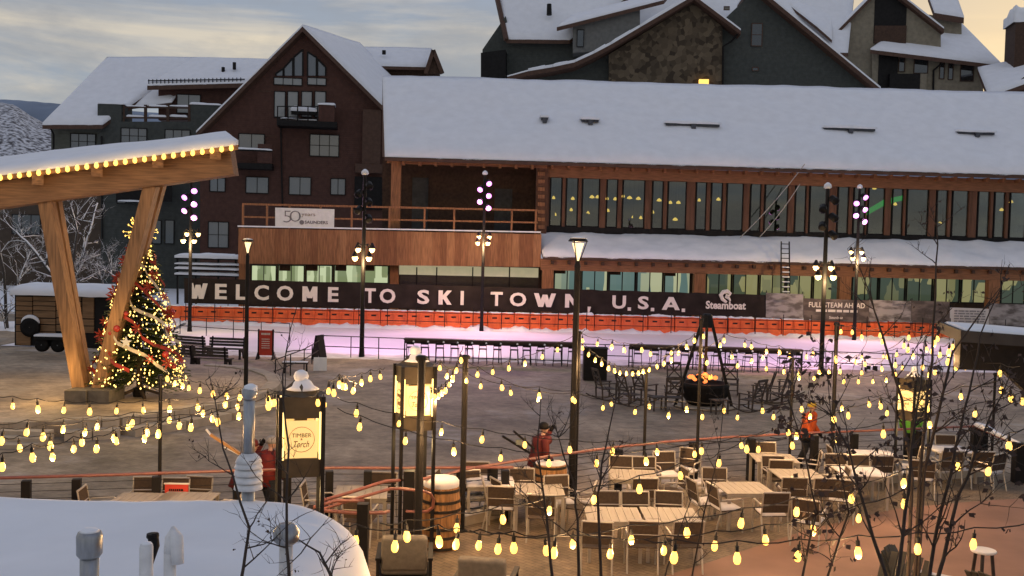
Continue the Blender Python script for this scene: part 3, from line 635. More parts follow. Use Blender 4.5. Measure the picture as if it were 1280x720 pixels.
for a in ((1174, 78, 1180.5, 99), (1185, 78, 1191.5, 100), (1200, 80, 1217, 102), (1142, 74, 1160, 92), (1123, 72, 1131, 90)): window(bl, FB, *a, -.62, 1, 1, GLD, DKW)
pbox(bl, FB, 1098, 66, 1122, 118, -.75, .2, DARK, 'recess'); pbox(bl, FB, 1112, 92, 1150, 116, -1.6, .8, DARK, 'balcony_front'); pbox(bl, FB, 1150, 92, 1158, 118, -1.5, .8, BEI, 'balcony_wall')
MB().tube([q(1176, 80, -1.6), q(1167, 88, -.8), q(1166.5, 120, -.8)], .13, 6).build('downpipe', DARK, bl); MB().tube([q(1248, 84, -1.8), q(1240, 91, -.7), q(1230, 94, -.7)], .13, 6).build('downpipe', DARK, bl)
# roof between the two lodges
roof(bl, (q(1022, 34, -3), q(1040, 50, -3), q(1040, -30, 8), q(940, -30, 8)), .4, .45, 16, 14, 57)
# ================================================================== FAR RIGHT LODGE
FX = Frame(D(1270, 350, 118), R(-10))
fx = froot('snowy_roofed_lodge', FX, 'snowy roofed lodge with a broad brown chimney', 'building')
q = FX.p
wallpoly(fx, FX, [(1240, 125), (1300, 82), (1340, 82), (1340, 140), (1240, 140)], 0, 6, DKW)
roof(fx, (q(1236, 121, -1), q(1340, 84, -1), q(1340, 62, 9), q(1222, 86, 9)), .6, .5, 20, 12, 61)
ch = pbox(fx, FX, 1268, 26, 1320, 110, 5, 4, DKW, 'chimney'); snowbox(fx, FX, 1267, 2, 1322, 27, 4.9, 4.2, 62)
# ================================================================== LETTERING
STROKES = {'M': ([(0, 0, 0, 1), (1, 0, 1, 1), (0, 1, .5, .22), (1, 1, .5, .22)]), 'W': [(0, 1, .27, 0), (.5, .9, .27, 0), (.5, .9, .73, 0), (1, 1, .73, 0)], 'N': [(0, 0, 0, 1), (1, 0, 1, 1), (0, 1, 1, 0)], 'A': [(0, 0, .5, 1), (1, 0, .5, 1)], 'K': [(0, 0, 0, 1), (.1, .38, 1, 1), (.35, .58, 1, 0)]}
def stroke_letter(ch_, u0_, u1_, z0, z1, y, m, parent, t=.30):
    mb = MB(); w = u1_ - u0_; h = z1 - z0
    if ch_ == 'A': mb.bb((u0_ + w * .25, y - .006, z0 + h * .22), (u1_ - w * .25, y + .02, z0 + h * .40))
    for i, (xa, ya, xb, yb) in enumerate(STROKES[ch_]):
        tt = t * (1.0 if xa == xb else 1.12); f = lambda x: u0_ + tt / 2 + (w - tt) * x
        A = Vector((f(xa), 0, z0 + h * ya)); B = Vector((f(xb), 0, z0 + h * yb)); yy = y - .004 * i
        mb.slab([(A.x - tt / 2, yy, A.z), (A.x + tt / 2, yy, A.z), (B.x + tt / 2, yy, B.z), (B.x - tt / 2, yy, B.z)], (0, .02, 0))
    return mb.build('letter', m, parent)
def text_obj(s_, u0_, u1_, z0, z1, y, m, parent, bold=.0, ext=.01, name='letter', shear=0, keep=False):
    if s_ == '-':                        # print too small to read: broken bars
        mb = MB(); x = u0_; rg_ = random.Random(int(z0 * 997))
        while x < u1_ - .01:
            w = min(u1_ - x, (u1_ - u0_) * rg_.uniform(.08, .22)); mb.bb((x, y - ext, z0), (x + w, y, z1)); x += w + (u1_ - u0_) * .03
        return mb.build('print_line', m, parent)
    cu = bpy.data.curves.new('t', 'FONT'); cu.body = s_; cu.size = 1; cu.offset = bold; cu.extrude = .001; cu.shear = shear; cu.resolution_u = 3
    o = bpy.data.objects.new('t', cu); col.objects.link(o); bpy.context.view_layer.update()
    me = bpy.data.meshes.new_from_object(o.evaluated_get(bpy.context.evaluated_depsgraph_get())); bpy.data.objects.remove(o)
    xs = [v.co.x for v in me.vertices]; ys = [v.co.y for v in me.vertices]
    x0, x1, y0, y1 = min(xs), max(xs), min(ys), max(ys)
    for v in me.vertices:
        zz = v.co.z
        v.co = ((v.co.x - x0) / (x1 - x0) * (u1_ - u0_) + u0_, y - ext * (zz / .001), (v.co.y - y0) / (y1 - y0) * (z1 - z0) + z0)
    me.materials.clear(); me.materials.append(m)
    return link(bpy.data.objects.new(name, me), parent)
LET = mat('cream_print', (.72, .66, .56), .6, .05, 3, spec=.1)
FBN = Frame(D(640, 380, 70.8), R(1.2))
q = FBN.p
bn = froot('welcome_banner', FBN, 'long black banner reading WELCOME TO SKI TOWN, U.S.A. above the orange barriers', 'banner')
BT = lambda x: 347.5 + (x - 232) * .0292
BB = lambda x: 379 + (x - 232) * .0238
cl = MB(); n = 60; vs = []
for i in range(n + 1):
    x = 230 + (958 - 230) * i / n
    for k in range(4):
        y = BB(x) + (BT(x) - BB(x)) * k / 3 + (1.0 * noise.noise(Vector((i * .8, 0, 0))) if k == 3 else 0)
        P = q(x, y, 0); P.y += .06 * noise.noise(Vector((i * .5, k, 1))) + .05; vs.append(P)
cl.add(vs, [(i * 4 + k, (i + 1) * 4 + k, (i + 1) * 4 + k + 1, i * 4 + k + 1) for i in range(n) for k in range(3)])
cl.build('cloth', BLK, bn, True)
for ch_, x0, x1 in (('W', 235.5, 260), ('E', 269, 284), ('L', 295, 309), ('C', 318, 336.5), ('O', 346, 367), ('M', 378, 397), ('E', 410, 423.5), ('T', 455, 470), ('O', 474.5, 494.5), ('S', 521.5, 537), ('K', 548, 565), ('I', 575.5, 580), ('T', 613, 628.5), ('O', 637, 658), ('W', 667, 695), ('N', 706, 724.5), ('U', 765, 782.5), ('S', 797, 811), ('A', 827, 850)):
    xm = (x0 + x1) / 2; a = q(x0, BB(xm) - 5, 0); b = q(x1, BT(xm) + 6.5, 0)
    z0_, z1_ = q(xm, BB(xm) - 6, 0).z, q(xm, BT(xm) + 6, 0).z
    if ch_ in STROKES: stroke_letter(ch_, a.x, b.x, z0_, z1_, -.06, LET, bn)
    else: text_obj(ch_, a.x, b.x, z0_, z1_, -.06, LET, bn, .03)
for x in (786.5, 815.5, 854): a = q(x, BB(x) - 6, 0); MB().box((a.x, -.06, a.z), (.24, .03, .24)).build('full_stop', LET, bn)
a = q(736.5, BB(737) - 6, 0); MB().slab([(a.x - .12, -.07, a.z + .1), (a.x + .12, -.07, a.z + .1), (a.x + .02, -.07, a.z - .3), (a.x - .1, -.07, a.z - .3)], (0, .03, 0)).build('comma', LET, bn)
text_obj('Steamboat', q(882, 382, 0).x, q(932, 382, 0).x, q(907, 386.5, 0).z, q(907, 376.5, 0).z, -.06, LET, bn, .03, name='logo_lettering')
pt_ = [q(x, y, -.09) for x, y in ((908, 378), (903, 374), (901, 369), (904, 365), (909, 364), (913, 367), (911, 370), (908, 368.5), (907, 371), (911, 373), (913, 376))]
MB().tube(pt_, [.1, .13, .15, .15, .15, .12, .1, .08, .1, .11, .06], 6).build('logo_mark', LET, bn)
for x in range(240, 960, 45): MB().tube([q(x, BT(x) - .5, .12), q(x, 404 + (x - 640) * .03, .12)], .03, 5).build('banner_post', DARK, bn)
# panels to the right of the black banner
def panelmat(nm, c1, c2, sc_=1.2, cut=(.45, .6)): 
    m = mat(nm, c1, .6, .1, sc_, c2=c2, stretch=(.8, 1, 2), detail=9); r = [n for n in m.node_tree.nodes if n.type == 'VALTORGB'][0]; r.color_ramp.elements[0].position, r.color_ramp.elements[1].position = cut; return m
PA = panelmat('snow_photo_print', (.32, .29, .27), (.10, .085, .075)); PB_ = panelmat('dark_photo_print', (.075, .058, .048), (.14, .11, .09)); PC_ = panelmat('white_notice', (.55, .52, .48), (.5, .46, .42))
def panel(x0, x1, t0, b0, m, label, txt=()):
    a, b, c, d = q(x0, b0 + (x0 - 957) * .036, 0), q(x1, b0 + (x1 - 957) * .036, 0), q(x1, t0 + (x1 - 957) * .036, 0), q(x0, t0 + (x0 - 957) * .036, 0)
    r_ = froot('barrier_banner', FBN, label, 'banner'); MB().slab([a, b, c, d], (0, .04, 0)).build('cloth', m, r_)
    for s_, ax, bx_, ay, by, mm in txt:
        xm = (ax + bx_) / 2; off = (xm - 957) * .036
        text_obj(s_, q(ax, 380, 0).x, q(bx_, 380, 0).x, q(xm, by + off, 0).z, q(xm, ay + off, 0).z, -.03, mm, r_, .01, .004, 'lettering')
    for x in (x0 + .6, x1 - .6): MB().tube([q(x, t0 + (x - 957) * .036 - 3, .1), q(x, 425, .1)], .03, 5).build('banner_post', DARK, r_)
GREYL = mat('grey_print', (.18, .17, .17), .7)
panel(957.5, 1004, 366, 397, PA, 'pale banner showing a snowy lodge beside the black one', (('Steamboat', 966, 984, 373, 377, GREYL),))
panel(1004.5, 1086, 371, 398.5, PB_, 'dark banner reading FULL STEAM AHEAD', (('FULL STEAM AHEAD', 1011, 1081, 375, 381.5, LET), ('-', 1020, 1072, 384, 387, LET), ('Steamboat', 1037, 1054, 392, 395.5, LET)))
panel(1086.5, 1139, 370, 396, PA, 'pale printed banner next to the FULL STEAM AHEAD banner', (('Steamboat', 1115, 1132, 372, 376, GREYL),))
panel(1139.5, 1187, 369, 396.5, PB_, 'dark photo banner left of the white notice', ())
panel(1187.5, 1236, 376, 400, PC_, 'white notice board with lines of small print on the barrier', tuple(('-', 1193, 1232, 379 + 3.2 * k, 380.6 + 3.2 * k, GREYL) for k in range(6)))
panel(1236.5, 1300, 369, 397, PA, 'grey printed banner right of the white notice', ())
# deck banner: 50 ... SAUNDERS
FS = Frame(FM.o, FM.yaw); q = FS.p; WC = -2.68
sb = froot('deck_banner', FS, 'white banner with a 50 and SAUNDERS tied to the deck railing', 'banner')
MB().slab([q(344, 284, WC), q(417.5, 284.5, WC), q(418, 261.5, WC), q(344, 259.5, WC)], (0, .04, 0)).build('cloth', WHT, sb)
text_obj('SAUNDERS', q(381, 275, WC).x, q(410, 275, WC).x, q(395, 280, WC).z, q(395, 276, WC).z, WC - .02, GREYL, sb, .02, name='lettering')
GOLD = mat('tan_print', (.32, .24, .14), .6)
text_obj('5', q(354.5, 275, WC).x, q(364, 275, WC).x, q(359, 278, WC).z, q(359, 263.5, WC).z, WC - .02, GREYL, sb, -.02, name='numeral')
text_obj('0', q(362, 275, WC).x, q(376, 275, WC).x, q(369, 277, WC).z, q(369, 263.5, WC).z, WC - .02, GREYL, sb, -.02, name='numeral')
text_obj('years', q(377, 275, WC).x, q(394, 275, WC).x, q(385, 271.5, WC).z, q(385, 267, WC).z, WC - .02, GOLD, sb, -.005, name='lettering')
c_ = q(377.3, 278, WC); MB().lathe([(.06, -.01), (.17, -.01), (.17, .01), (.06, .01)], (c_.x, WC - .03, c_.z), 12, 'y').build('logo_mark', GREYL, sb)
# ================================================================== ORANGE BARRIERS
ORG = mat('orange_plastic', (.74, .135, .035), .45, .15, 2, spec=.3)
def make_barrier():
    r_ = empty('orange_barrier', (0, 0, 0), 0, 'orange plastic water filled barrier under the black banner, with snow on top', 'barrier', 'orange barriers along the rink')
    pr = [(-.28, 0), (.28, 0), (.28, .16), (.16, .42), (.11, 1.0), (.06, 1.08), (-.06, 1.08), (-.11, 1.0), (-.16, .42), (-.28, .16)]
    mb = MB(); mb.slab([(-.93, y, z) for y, z in pr], (1.86, 0, 0)); mb.build('body', ORG, r_)
    for x in (-.45, .45): bx('slot', DARK, r_, (x, -.125, .74), (.34, .06, .09))
    for x in (-.86, 0, .86): bx('rib', ORG, r_, (x, -.17, .58), (.09, .12, .8))
    MB().lathe([(.05, 0), (.05, .06)], (.4, 0, 1.07), 8).build('fill_cap', ORG, r_)
    return r_
b0 = make_barrier(); k = 0
for i in range(31):
    x = 226 + i * 33.3
    yb = 404 + (x - 230) * .0285
    P = D(x, yb, 70.0 + (x - 230) * .0018); P.z = PLZ
    o = b0 if i == 0 else copy_tree(b0)
    o.location = P; o.rotation_euler[2] = R(1.5) + random.uniform(-.05, .05); o.scale = (1, 1, 1.15)
    mb = MB(); mb.snow((-.9, -.14, 1.06), (.9, -.14, 1.06), (.9, .14, 1.06), (-.9, .14, 1.06), 12, 3, random.choice([.02, .05, .12]), .9, i, fq=2); mb.build('snow_cap', SNOW, o, True)
# rink fence in front of the barriers
rf = empty('rink_fence', (0, 0, 0), 0, 'thin dark pipe fence running in front of the orange barriers', 'fence')
A_, B_ = D(232, 404, 69.3), D(1290, 430, 71.2); A_.z = B_.z = PLZ
for z in (1.15, .55): MB().tube([A_ + Vector((0, 0, z)), B_ + Vector((0, 0, z))], .025, 5).build('rail', DARK, rf)
for i in range(31): MB().tube([A_.lerp(B_, i / 30), A_.lerp(B_, i / 30) + Vector((0, 0, 1.6))], .03, 5).build('post', DARK, rf)
# ================================================================== LAMP POSTS
WARM = mat('warm_lamp_glass', (.9, .7, .4), .3, .02, emit=(1, .64, .26), es=3.2)
PINK = mat('violet_floodlight_lens', (.8, .5, .9), .3, .02, emit=(1, .28, .95), es=2.4)
def plight(par, loc, W, c=(1, .66, .32), rad=.12):
    l = bpy.data.lights.new('lamp_light', 'POINT'); l.energy = W; l.color = c; l.shadow_soft_size = rad
    o = bpy.data.objects.new('lamp_light', l); link(o, par); o.location = loc; return o
def spot(par, loc, target_local, W, c, ang=95, rad=.2):
    l = bpy.data.lights.new('flood_light', 'SPOT'); l.energy = W; l.color = c; l.spot_size = R(ang); l.spot_blend = .7; l.shadow_soft_size = rad
    o = bpy.data.objects.new('flood_light', l); link(o, par); o.location = loc
    o.rotation_euler = (Vector(target_local) - Vector(loc)).to_track_quat('-Z', 'Y').to_euler(); return o
def flare_lamp(base, H, label, W=60):
    r_ = empty('lamp_post', base, 0, label, 'lamp')
    MB().tube([(0, 0, 0), (0, 0, .5), (0, 0, H - .55)], [.11, .08, .065], 10).build('pole', DARK, r_)
    MB().lathe([(.075, H - .60), (.05, H - .5), (.05, H - .46)], (0, 0, 0), 10).build('collar', DARK, r_)
    MB().lathe([(.03, H - .46), (.06, H - .3), (.13, H - .08), (.11, H - .08), (.02, H - .42)], (0, 0, 0), 12).build('glass_cone', mat('cone_glass', (.9, .75, .5), .2, .02, emit=(1, .72, .36), es=1.5), r_)
    for k in range(3):
        a = k * 2.1; MB().tube([(.05 * math.cos(a), .05 * math.sin(a), H - .46), (.19 * math.cos(a), .19 * math.sin(a), H - .04)], .012, 5).build('arm', DARK, r_)
    MB().lathe([(.05, H + .05), (.17, H + .02), (.22, H - .04), (.19, H - .05)], (0, 0, 0), 16).build('hood', DARK, r_)
    MB().lathe([(.19, H + .02), (.14, H + .05), (.04, H + .07)], (0, 0, 0), 12).build('snow_cap', SNOW, r_, True)
    plight(r_, (0, 0, H - .16), W, rad=.08); return r_
b_ = G(307, 503, PLZ); flare_lamp(b_, 5.45 - PLZ, 'slim black street lamp with a flared hood beside the red sign board', 260)
b_ = G(714, 622, 0); flare_lamp(b_, 5.62, 'slim black street lamp with a flared hood beside the bare lid barrel', 110)
def flood_pole(x, yb, ytop, ywarm, label, pink, dep=None, W=900, nh=4, z0=PLZ, aim=0, seen=True):
    b = G(x, yb, z0) if dep is None else D(x, yb, dep); b.z = z0; d = b.y
    H = 5.4 - (ytop - (310 + (x - 640) * .0244)) * d / 1244 - z0
    Hw = 5.4 - (ywarm - (310 + (x - 640) * .0244)) * d / 1244 - z0
    r_ = empty('floodlight_pole', b, 0, label, 'lamp')
    MB().tube([(0, 0, 0), (0, 0, .6), (0, 0, H)], [.16, .12, .09], 10).build('pole', DARK, r_)
    MB().lathe([(.12, H), (.2, H + .06), (.17, H + .2), (.05, H + .3)], (0, 0, 0), 10).build('snow_cap', SNOW, r_, True)
    for k in range(5):
        side = (1, -1, 1, -1, 1)[k]; z = H - .55 - k * .42
        c = Vector((.26 * side, -.22, z)); fl = MB()
        fl.lathe([(.10, -.28), (.17, -.2), (.19, .14), (.16, .16)], (0, 0, 0), 10, 'y')
        h_ = fl.build('floodlight', DARK, r_); h_.location = c; h_.rotation_euler = (R(28), 0, R(18 * side))
        ln = MB().lathe([(.19, .0), (.19, .02), (.12, .07)], (0, 0, 0), 10, 'y').build('lens', PINK if (pink and seen) else DARK, h_); ln.location = (0, -.17, 0)
        MB().beam((0, 0, z), (.26 * side, -.1, z), .05, .05).build('bracket', DARK, r_)
    for k in range(nh):
        a = k * 2 * math.pi / nh + .7; c = Vector((.52 * math.cos(a), .4 * math.sin(a), Hw + (.34 if math.sin(a) > 0 else -.1)))
        MB().tube([(0, 0, Hw + .5), (c.x * .6, c.y * .6, Hw + .62), (c.x, c.y, Hw + .34)], .03, 6).build('arm', DARK, r_)
        MB().lathe([(.05, .36), (.08, .28), (.17, .10), (.18, .06)], c, 12).build('shade', DARK, r_)
        MB().lathe([(.13, .09), (.155, .0), (.11, -.12), (.03, -.17)], c, 12).build('bulb', WARM, r_, True)
    plight(r_, (0, -.45, Hw - .4), W, rad=.3)
    if pink:
        far = b.y > 62
        spot(r_, (0, -.6 if far else .6, H - 1.0), (aim, -7 if far else 7.5, 0), pink, (1, .46, .84), 104 if far else 100)
    return r_
PK = 3000
flood_pole(452, 447, 219, 320, 'tall black pole with dark floodlights and warm lamps in front of the timber deck', 2900, None, 500, aim=2, seen=False)
flood_pole(602, 404, 219, 302, 'tall black pole with lit violet floodlights in front of the porch', PK, 69, 900)
flood_pole(1026, 470, 236, 343, 'tall black pole with dark floodlights and warm lamps near the ladder', 2900, None, 500, aim=-3, seen=False)
flood_pole(1068, 412, 236, 321, 'tall black pole with lit violet floodlights in front of the glazed hall wall', PK, 69, 900)
flood_pole(237, 415, 227, 299, 'black pole with four warm lamps next to the decorated tree', 1100, None, 700, aim=9)
# ================================================================== PAVILION WITH V POSTS
pv = empty('timber_pavilion', (0, 0, 0), 0, 'timber pavilion with V shaped posts and a lit snowy sloping roof', 'pavilion')
dP = 33.0
def pd(x, y, d=dP): return D(x, y, d)
MB().beam(pd(-90, 258), pd(293, 203), .62, .84).build('main_beam', GLU, pv)
MB().beam(pd(-90, 241, 38), pd(262, 197, 38), .5, .8).build('rear_beam', GLU, pv)
A_, B_, C_, Dd = pd(-90, 231, 32.2), pd(298, 181, 32.2), pd(286, 172, 40), pd(-90, 212, 40)
rfp = MB().slab([A_, B_, C_, Dd], (0, 0, -.16)).build('roof', GLU, pv)
MB().snow(A_, B_, C_, Dd, 60, 10, .32, .25, 71, drop=.02).build('snow_blanket', SNOW, rfp, True)
for x in (48, 122, 198, 270):
    y = 236 - (x + 90) * .1435; a = pd(x, y, 32.3); MB().beam(a + Vector((0, -.05, -.22)), pd(x + 2, y - 4, 40) + Vector((0, 0, -.2)), .34, .34).build('rafter', GLU, pv)
F0 = pd(112, 489)
for xt, yt, xo, wd_ in ((58, 250, -10, .62), (190, 232, 12, .62)):
    MB().beam(pd(112 + xo, 489), pd(xt, yt), wd_ * .66, .42, (0, 1, 0)).build('post', GLUZ, pv)
    MB().beam(pd(112 + xo + 8, 487, 33.7), pd(xt + 11, yt - 2, 33.7), wd_ * .5, .3, (0, 1, 0)).build('post', GLUZ, pv)
pw = G(80, 505, .0); pe = G(138, 505, .0)
for k in range(2):
    a = pw.lerp(pe, k / 2 + .005); b = pw.lerp(pe, (k + 1) / 2 - .005)
    MB().bb((a.x, a.y, 0), (b.x, a.y + 1.3, .44)).build('plinth_block', mat('dark_plinth_stone', (.13, .115, .095), .85, .25, 4, .3), pv)
BULB = mat('warm_bulb', (.9, .6, .2), .3, .02, emit=(1.0, .56, .10), es=2.3)
eb = MB().lathe([(.02, .09), (.06, .05), (.075, -.02), (.05, -.08), (.01, -.1)], (0, 0, 0), 8).build('eave_bulb', BULB, pv, True)
for k in range(31):
    x = -70 + k * 12; P = A_.lerp(B_, (x + 90) / 388) + Vector((0, -.08, -.08))
    if k == 0: eb.location = P
    else: inst(eb, 'eave_bulb', pv, P)
for k in range(4):
    plight(pv, A_.lerp(B_, .2 + k * .23) + Vector((0, -.9, -.2)), 18, rad=.3)
    dl = (A_.lerp(B_, .15 + k * .24) + Dd.lerp(C_, .15 + k * .24)) / 2 + Vector((0, 0, -.25))
    MB().lathe([(.12, -.12), (.14, 0), (.05, .08)], dl, 10).build('added_downlight', DARK, pv); spot(pv, dl - Vector((0, 0, .2)), dl + Vector((.6, -1.6, -6)), 400, (1, .68, .34), 100, .1)  # unseen fixtures with spots, added under the roof to brighten the tree platform
# ================================================================== TRAILER
FT = Frame(G(75, 440, 0), R(-3)); q = FT.p
tr = froot('wooden_trailer', FT, 'wood clad two axle trailer with rounded snowy roof and spare wheel', 'trailer')
SL = mat('trailer_board', (.22, .13, .065), .65, .3, 4, stretch=(.3, 3, 3))
a = q(18, 432, 0); b = q(137, 370, 0)
MB().bb((a.x, .02, a.z), (b.x, 2.4, b.z)).build('body', DARK, tr)
rows_ = [(371, 376), (377, 382), (383, 388), (389, 397), (398.5, 405), (406.5, 414)]
for cx0, cx1 in ((20, 40), (41.5, 69), (70.5, 101)):
    for y0, y1 in rows_: pbox(tr, FT, cx0, y0, cx1, y1, -.04, .06, SL, 'board')
pbox(tr, FT, 20, 415, 38, 431, -.04, .06, SL, 'board'); pbox(tr, FT, 41.5, 415, 69, 419, -.04, .06, SL, 'board')
for y0, y1 in ((372, 398), (399.5, 407), (408, 416)): pbox(tr, FT, 103, y0, 117, y1, -.04, .06, SL, 'board')
MB().snow((a.x - .1, -.25, b.z - .05), (b.x + .1, -.25, b.z - .05), (b.x + .1, 2.6, b.z + .1), (a.x - .1, 2.6, b.z + .1), 40, 10, .42, .15, 81, drop=.05).build('snow_blanket', SNOW, tr, True)
def wheel(par, c, rr, name='wheel'):
    w_ = MB().lathe([(rr * .55, -.1), (rr * .95, -.12), (rr, -.06), (rr, .06), (rr * .95, .12), (rr * .55, .1)], (0, 0, 0), 22, 'y').build(name, IRON, par, True); w_.location = c
    MB().lathe([(.03, .1), (rr * .5, .06), (rr * .55, -.02)], (0, 0, 0), 16, 'y').build('rim', mat('wheel_rim', (.25, .25, .25), .4, metal=.7), w_); return w_
c = q(38, 409, -.2); wheel(tr, c, .46, 'spare_wheel')
MB().tube([c + Vector((.47 * math.cos(t), 0, .47 * math.sin(t))) for t in [R(25 + k * 13) for k in range(11)]], [.03, .07, .1, .11, .12, .12, .12, .11, .1, .07, .03], 8).build('snow_cap', SNOW, tr, True)
for x in (53, 73): c = q(x, 433, -.15); c.z = .33; wheel(tr, c, .33)
fd = pbox(tr, FT, 42, 421, 84, 425, -.35, .4, DARK, 'mudguard'); snowbox(tr, FT, 42, 417.5, 84, 421, -.36, .42, 83)
# ================================================================== DECORATED TREE
tb = G(174, 496, 0); TH = 5.45
xt = empty('christmas_tree', tb, 0, 'tall christmas tree with golden lights, red ribbons and gold spray topper', 'tree')
NEED = mat('fir_needles', (.055, .078, .032), .8, .5, 6)
TRK = mat('fir_bark', (.07, .05, .035), .9, .3, 6)
MB().tube([(0, 0, .0), (0, 0, 2.5), (.03, 0, TH - .1)], [.11, .08, .02], 8).build('trunk', TRK, xt)
fo = MB(); tips = []
rg = random.Random(3)
def crad(z): return max(.05, 1.56 * ((TH + .35 - z) / (TH - .5)) ** .78)
for lv in range(46):
    z = .6 + (TH - .75) * (lv / 45) ** .92; rad = crad(z); nb = max(6, int(22 * rad / 1.4) + 4)
    for k in range(nb):
        an = rg.uniform(0, 6.283); ln = rad * rg.uniform(.72, 1.08); dr = Vector((math.cos(an), math.sin(an), 0))
        base = Vector((0, 0, z)); tip = base + dr * ln + Vector((0, 0, -.18 * ln + rg.uniform(-.05, .12)))
        tips.append(tip)
        for m_ in range(7):
            f = .3 + .7 * m_ / 6; c = base.lerp(tip, f); s_ = Vector((-dr.y, dr.x, 0))
            for sd_ in (-1, 1):
                e_ = c + s_ * sd_ * rg.uniform(.10, .24) * (1.25 - .6 * f) + dr * .13 + Vector((0, 0, rg.uniform(-.05, .06)))
                w2 = dr * .045
                fo.add([c - w2, c + w2 + Vector((0, 0, .025)), e_], [(0, 1, 2)])
        fo.add([base.lerp(tip, .2) + Vector((0, 0, .02)), base.lerp(tip, .2) - Vector((0, 0, .03)), tip], [(0, 1, 2)])
fo.build('foliage', NEED, xt)
FAIRY = mat('fairy_light', (.9, .6, .2), .3, .02, emit=(1, .62, .16), es=3.5)
fb = MB()
for k in range(950):
    z = .62 + (TH - .9) * rg.random() ** 1.25; rad = crad(z) * rg.uniform(.80, 1.04); an = rg.uniform(0, 6.283); c = Vector((rad * math.cos(an), rad * math.sin(an), z - .12)); s_ = rg.uniform(.018, .034)
    fb.add([c + Vector(v) * s_ for v in ((1, 0, 0), (-.5, .87, 0), (-.5, -.87, 0), (0, 0, 1.3), (0, 0, -1.3))], [(0, 1, 3), (1, 2, 3), (2, 0, 3), (1, 0, 4), (2, 1, 4), (0, 2, 4)])
tag(fb.build('fairy_lights', FAIRY, xt), kind='stuff')
RIB = mat('red_ribbon', (.32, .035, .02), .5, .35, 3); RIBW = mat('cream_ribbon', (.6, .52, .38), .6, .2, 3); ORN = mat('red_ornament', (.4, .03, .02), .25, .3, 4, spec=.6)
for k in range(7):
    a0 = k * .9 + .3; mb = MB(); L_ = []; m_ = RIB if k % 2 == 0 else RIBW
    for j in range(20):
        t_ = j / 19; z = TH - .55 - 3.9 * t_ - .12 * k * .3; an = a0 + t_ * 4.6 + .12 * math.sin(j * 1.3); rr = crad(z) * .97 + .07 * math.sin(j * 1.9); z += .07 * math.sin(j * 1.1 + k)
        L_.append(Vector((rr * math.cos(an), rr * math.sin(an), z)))
    vs = []
    for j, P in enumerate(L_): vs += [P + Vector((0, 0, .075)), P - Vector((0, 0, .075)) + P.normalized() * .03]
    mb.add(vs, [(2 * j, 2 * j + 1, 2 * j + 3, 2 * j + 2) for j in range(19)]); mb.build('ribbon', m_, xt, True)
for k in range(44):
    z = rg.uniform(.9, TH - .4); rad = crad(z); an = rg.uniform(3.0, 6.5) if k < 36 else rg.uniform(0, 3)
    c = (rad * math.cos(an), rad * math.sin(an), z); s_ = rg.uniform(.10, .2)
    if k % 3 == 0:
        MB().lathe([(.01, -s_ * .7), (s_ * .5, -s_ * .5), (s_ * .7, 0), (s_ * .5, s_ * .5), (.01, s_ * .7)], c, 10).build('bauble', ORN, xt, True)
    else:
        pf = MB()
        for j in range(7):
            t_ = j * .898; pf.slab([Vector(c), Vector(c) + Vector((math.cos(t_ - .3) * s_ * .7, -.06, math.sin(t_ - .3) * s_ * .7)), Vector(c) + Vector((math.cos(t_) * s_ * 1.3, -.1, math.sin(t_) * s_ * 1.3)), Vector(c) + Vector((math.cos(t_ + .3) * s_ * .7, -.06, math.sin(t_ + .3) * s_ * .7))], (0, .02, 0))
        pf.build('poinsettia', RIB, xt)
sp = []
for j in range(10):
    t_ = R(90 + 36 * j); rr = .20 if j % 2 == 0 else .08; sp.append((rr * math.cos(t_) + .05, -crad(2.15) - .12, rr * math.sin(t_) + 2.0))
MB().slab(sp, (0, .04, 0)).build('star', WHT, xt)
gs = MB()
for k in range(70):
    v = Vector((rg.gauss(0, 1), rg.gauss(0, 1), rg.gauss(.25, .9))).normalized(); c = Vector((0, 0, TH + .15)); ln = rg.uniform(.3, .62)
    e_ = c + v * ln; gs.tube([c, e_], [.008, .006], 4, False); s_ = .03
    gs.add([e_ + Vector(w) * s_ for w in ((1, 0, 0), (-.5, .87, 0), (-.5, -.87, 0), (0, 0, 1.3), (0, 0, -1.3))], [(0, 1, 3), (1, 2, 3), (2, 0, 3), (1, 0, 4), (2, 1, 4), (0, 2, 4)])
gs.build('topper', mat('gold_spray', (.8, .5, .12), .4, .1, emit=(1, .6, .12), es=2.5), xt)
for k in range(4):
    a = k * 1.571 + .6; MB().beam((0, 0, .32), (.72 * math.cos(a), .72 * math.sin(a), .05), .1, .09).build('stand_leg', TRK, xt)
MB().lathe([(.2, .02), (.22, .3), (.14, .34)], (0, 0, 0), 10).build('stand_socket', IRON, xt)
plight(xt, (1.0, -2.0, 1.2), 80, (1, .62, .2), .6); plight(xt, (-2.2, -1.8, 1.0), 60, (1, .62, .2), .6); plight(xt, (-.5, -1.9, 2.8), 25, (1, .62, .2), .5)
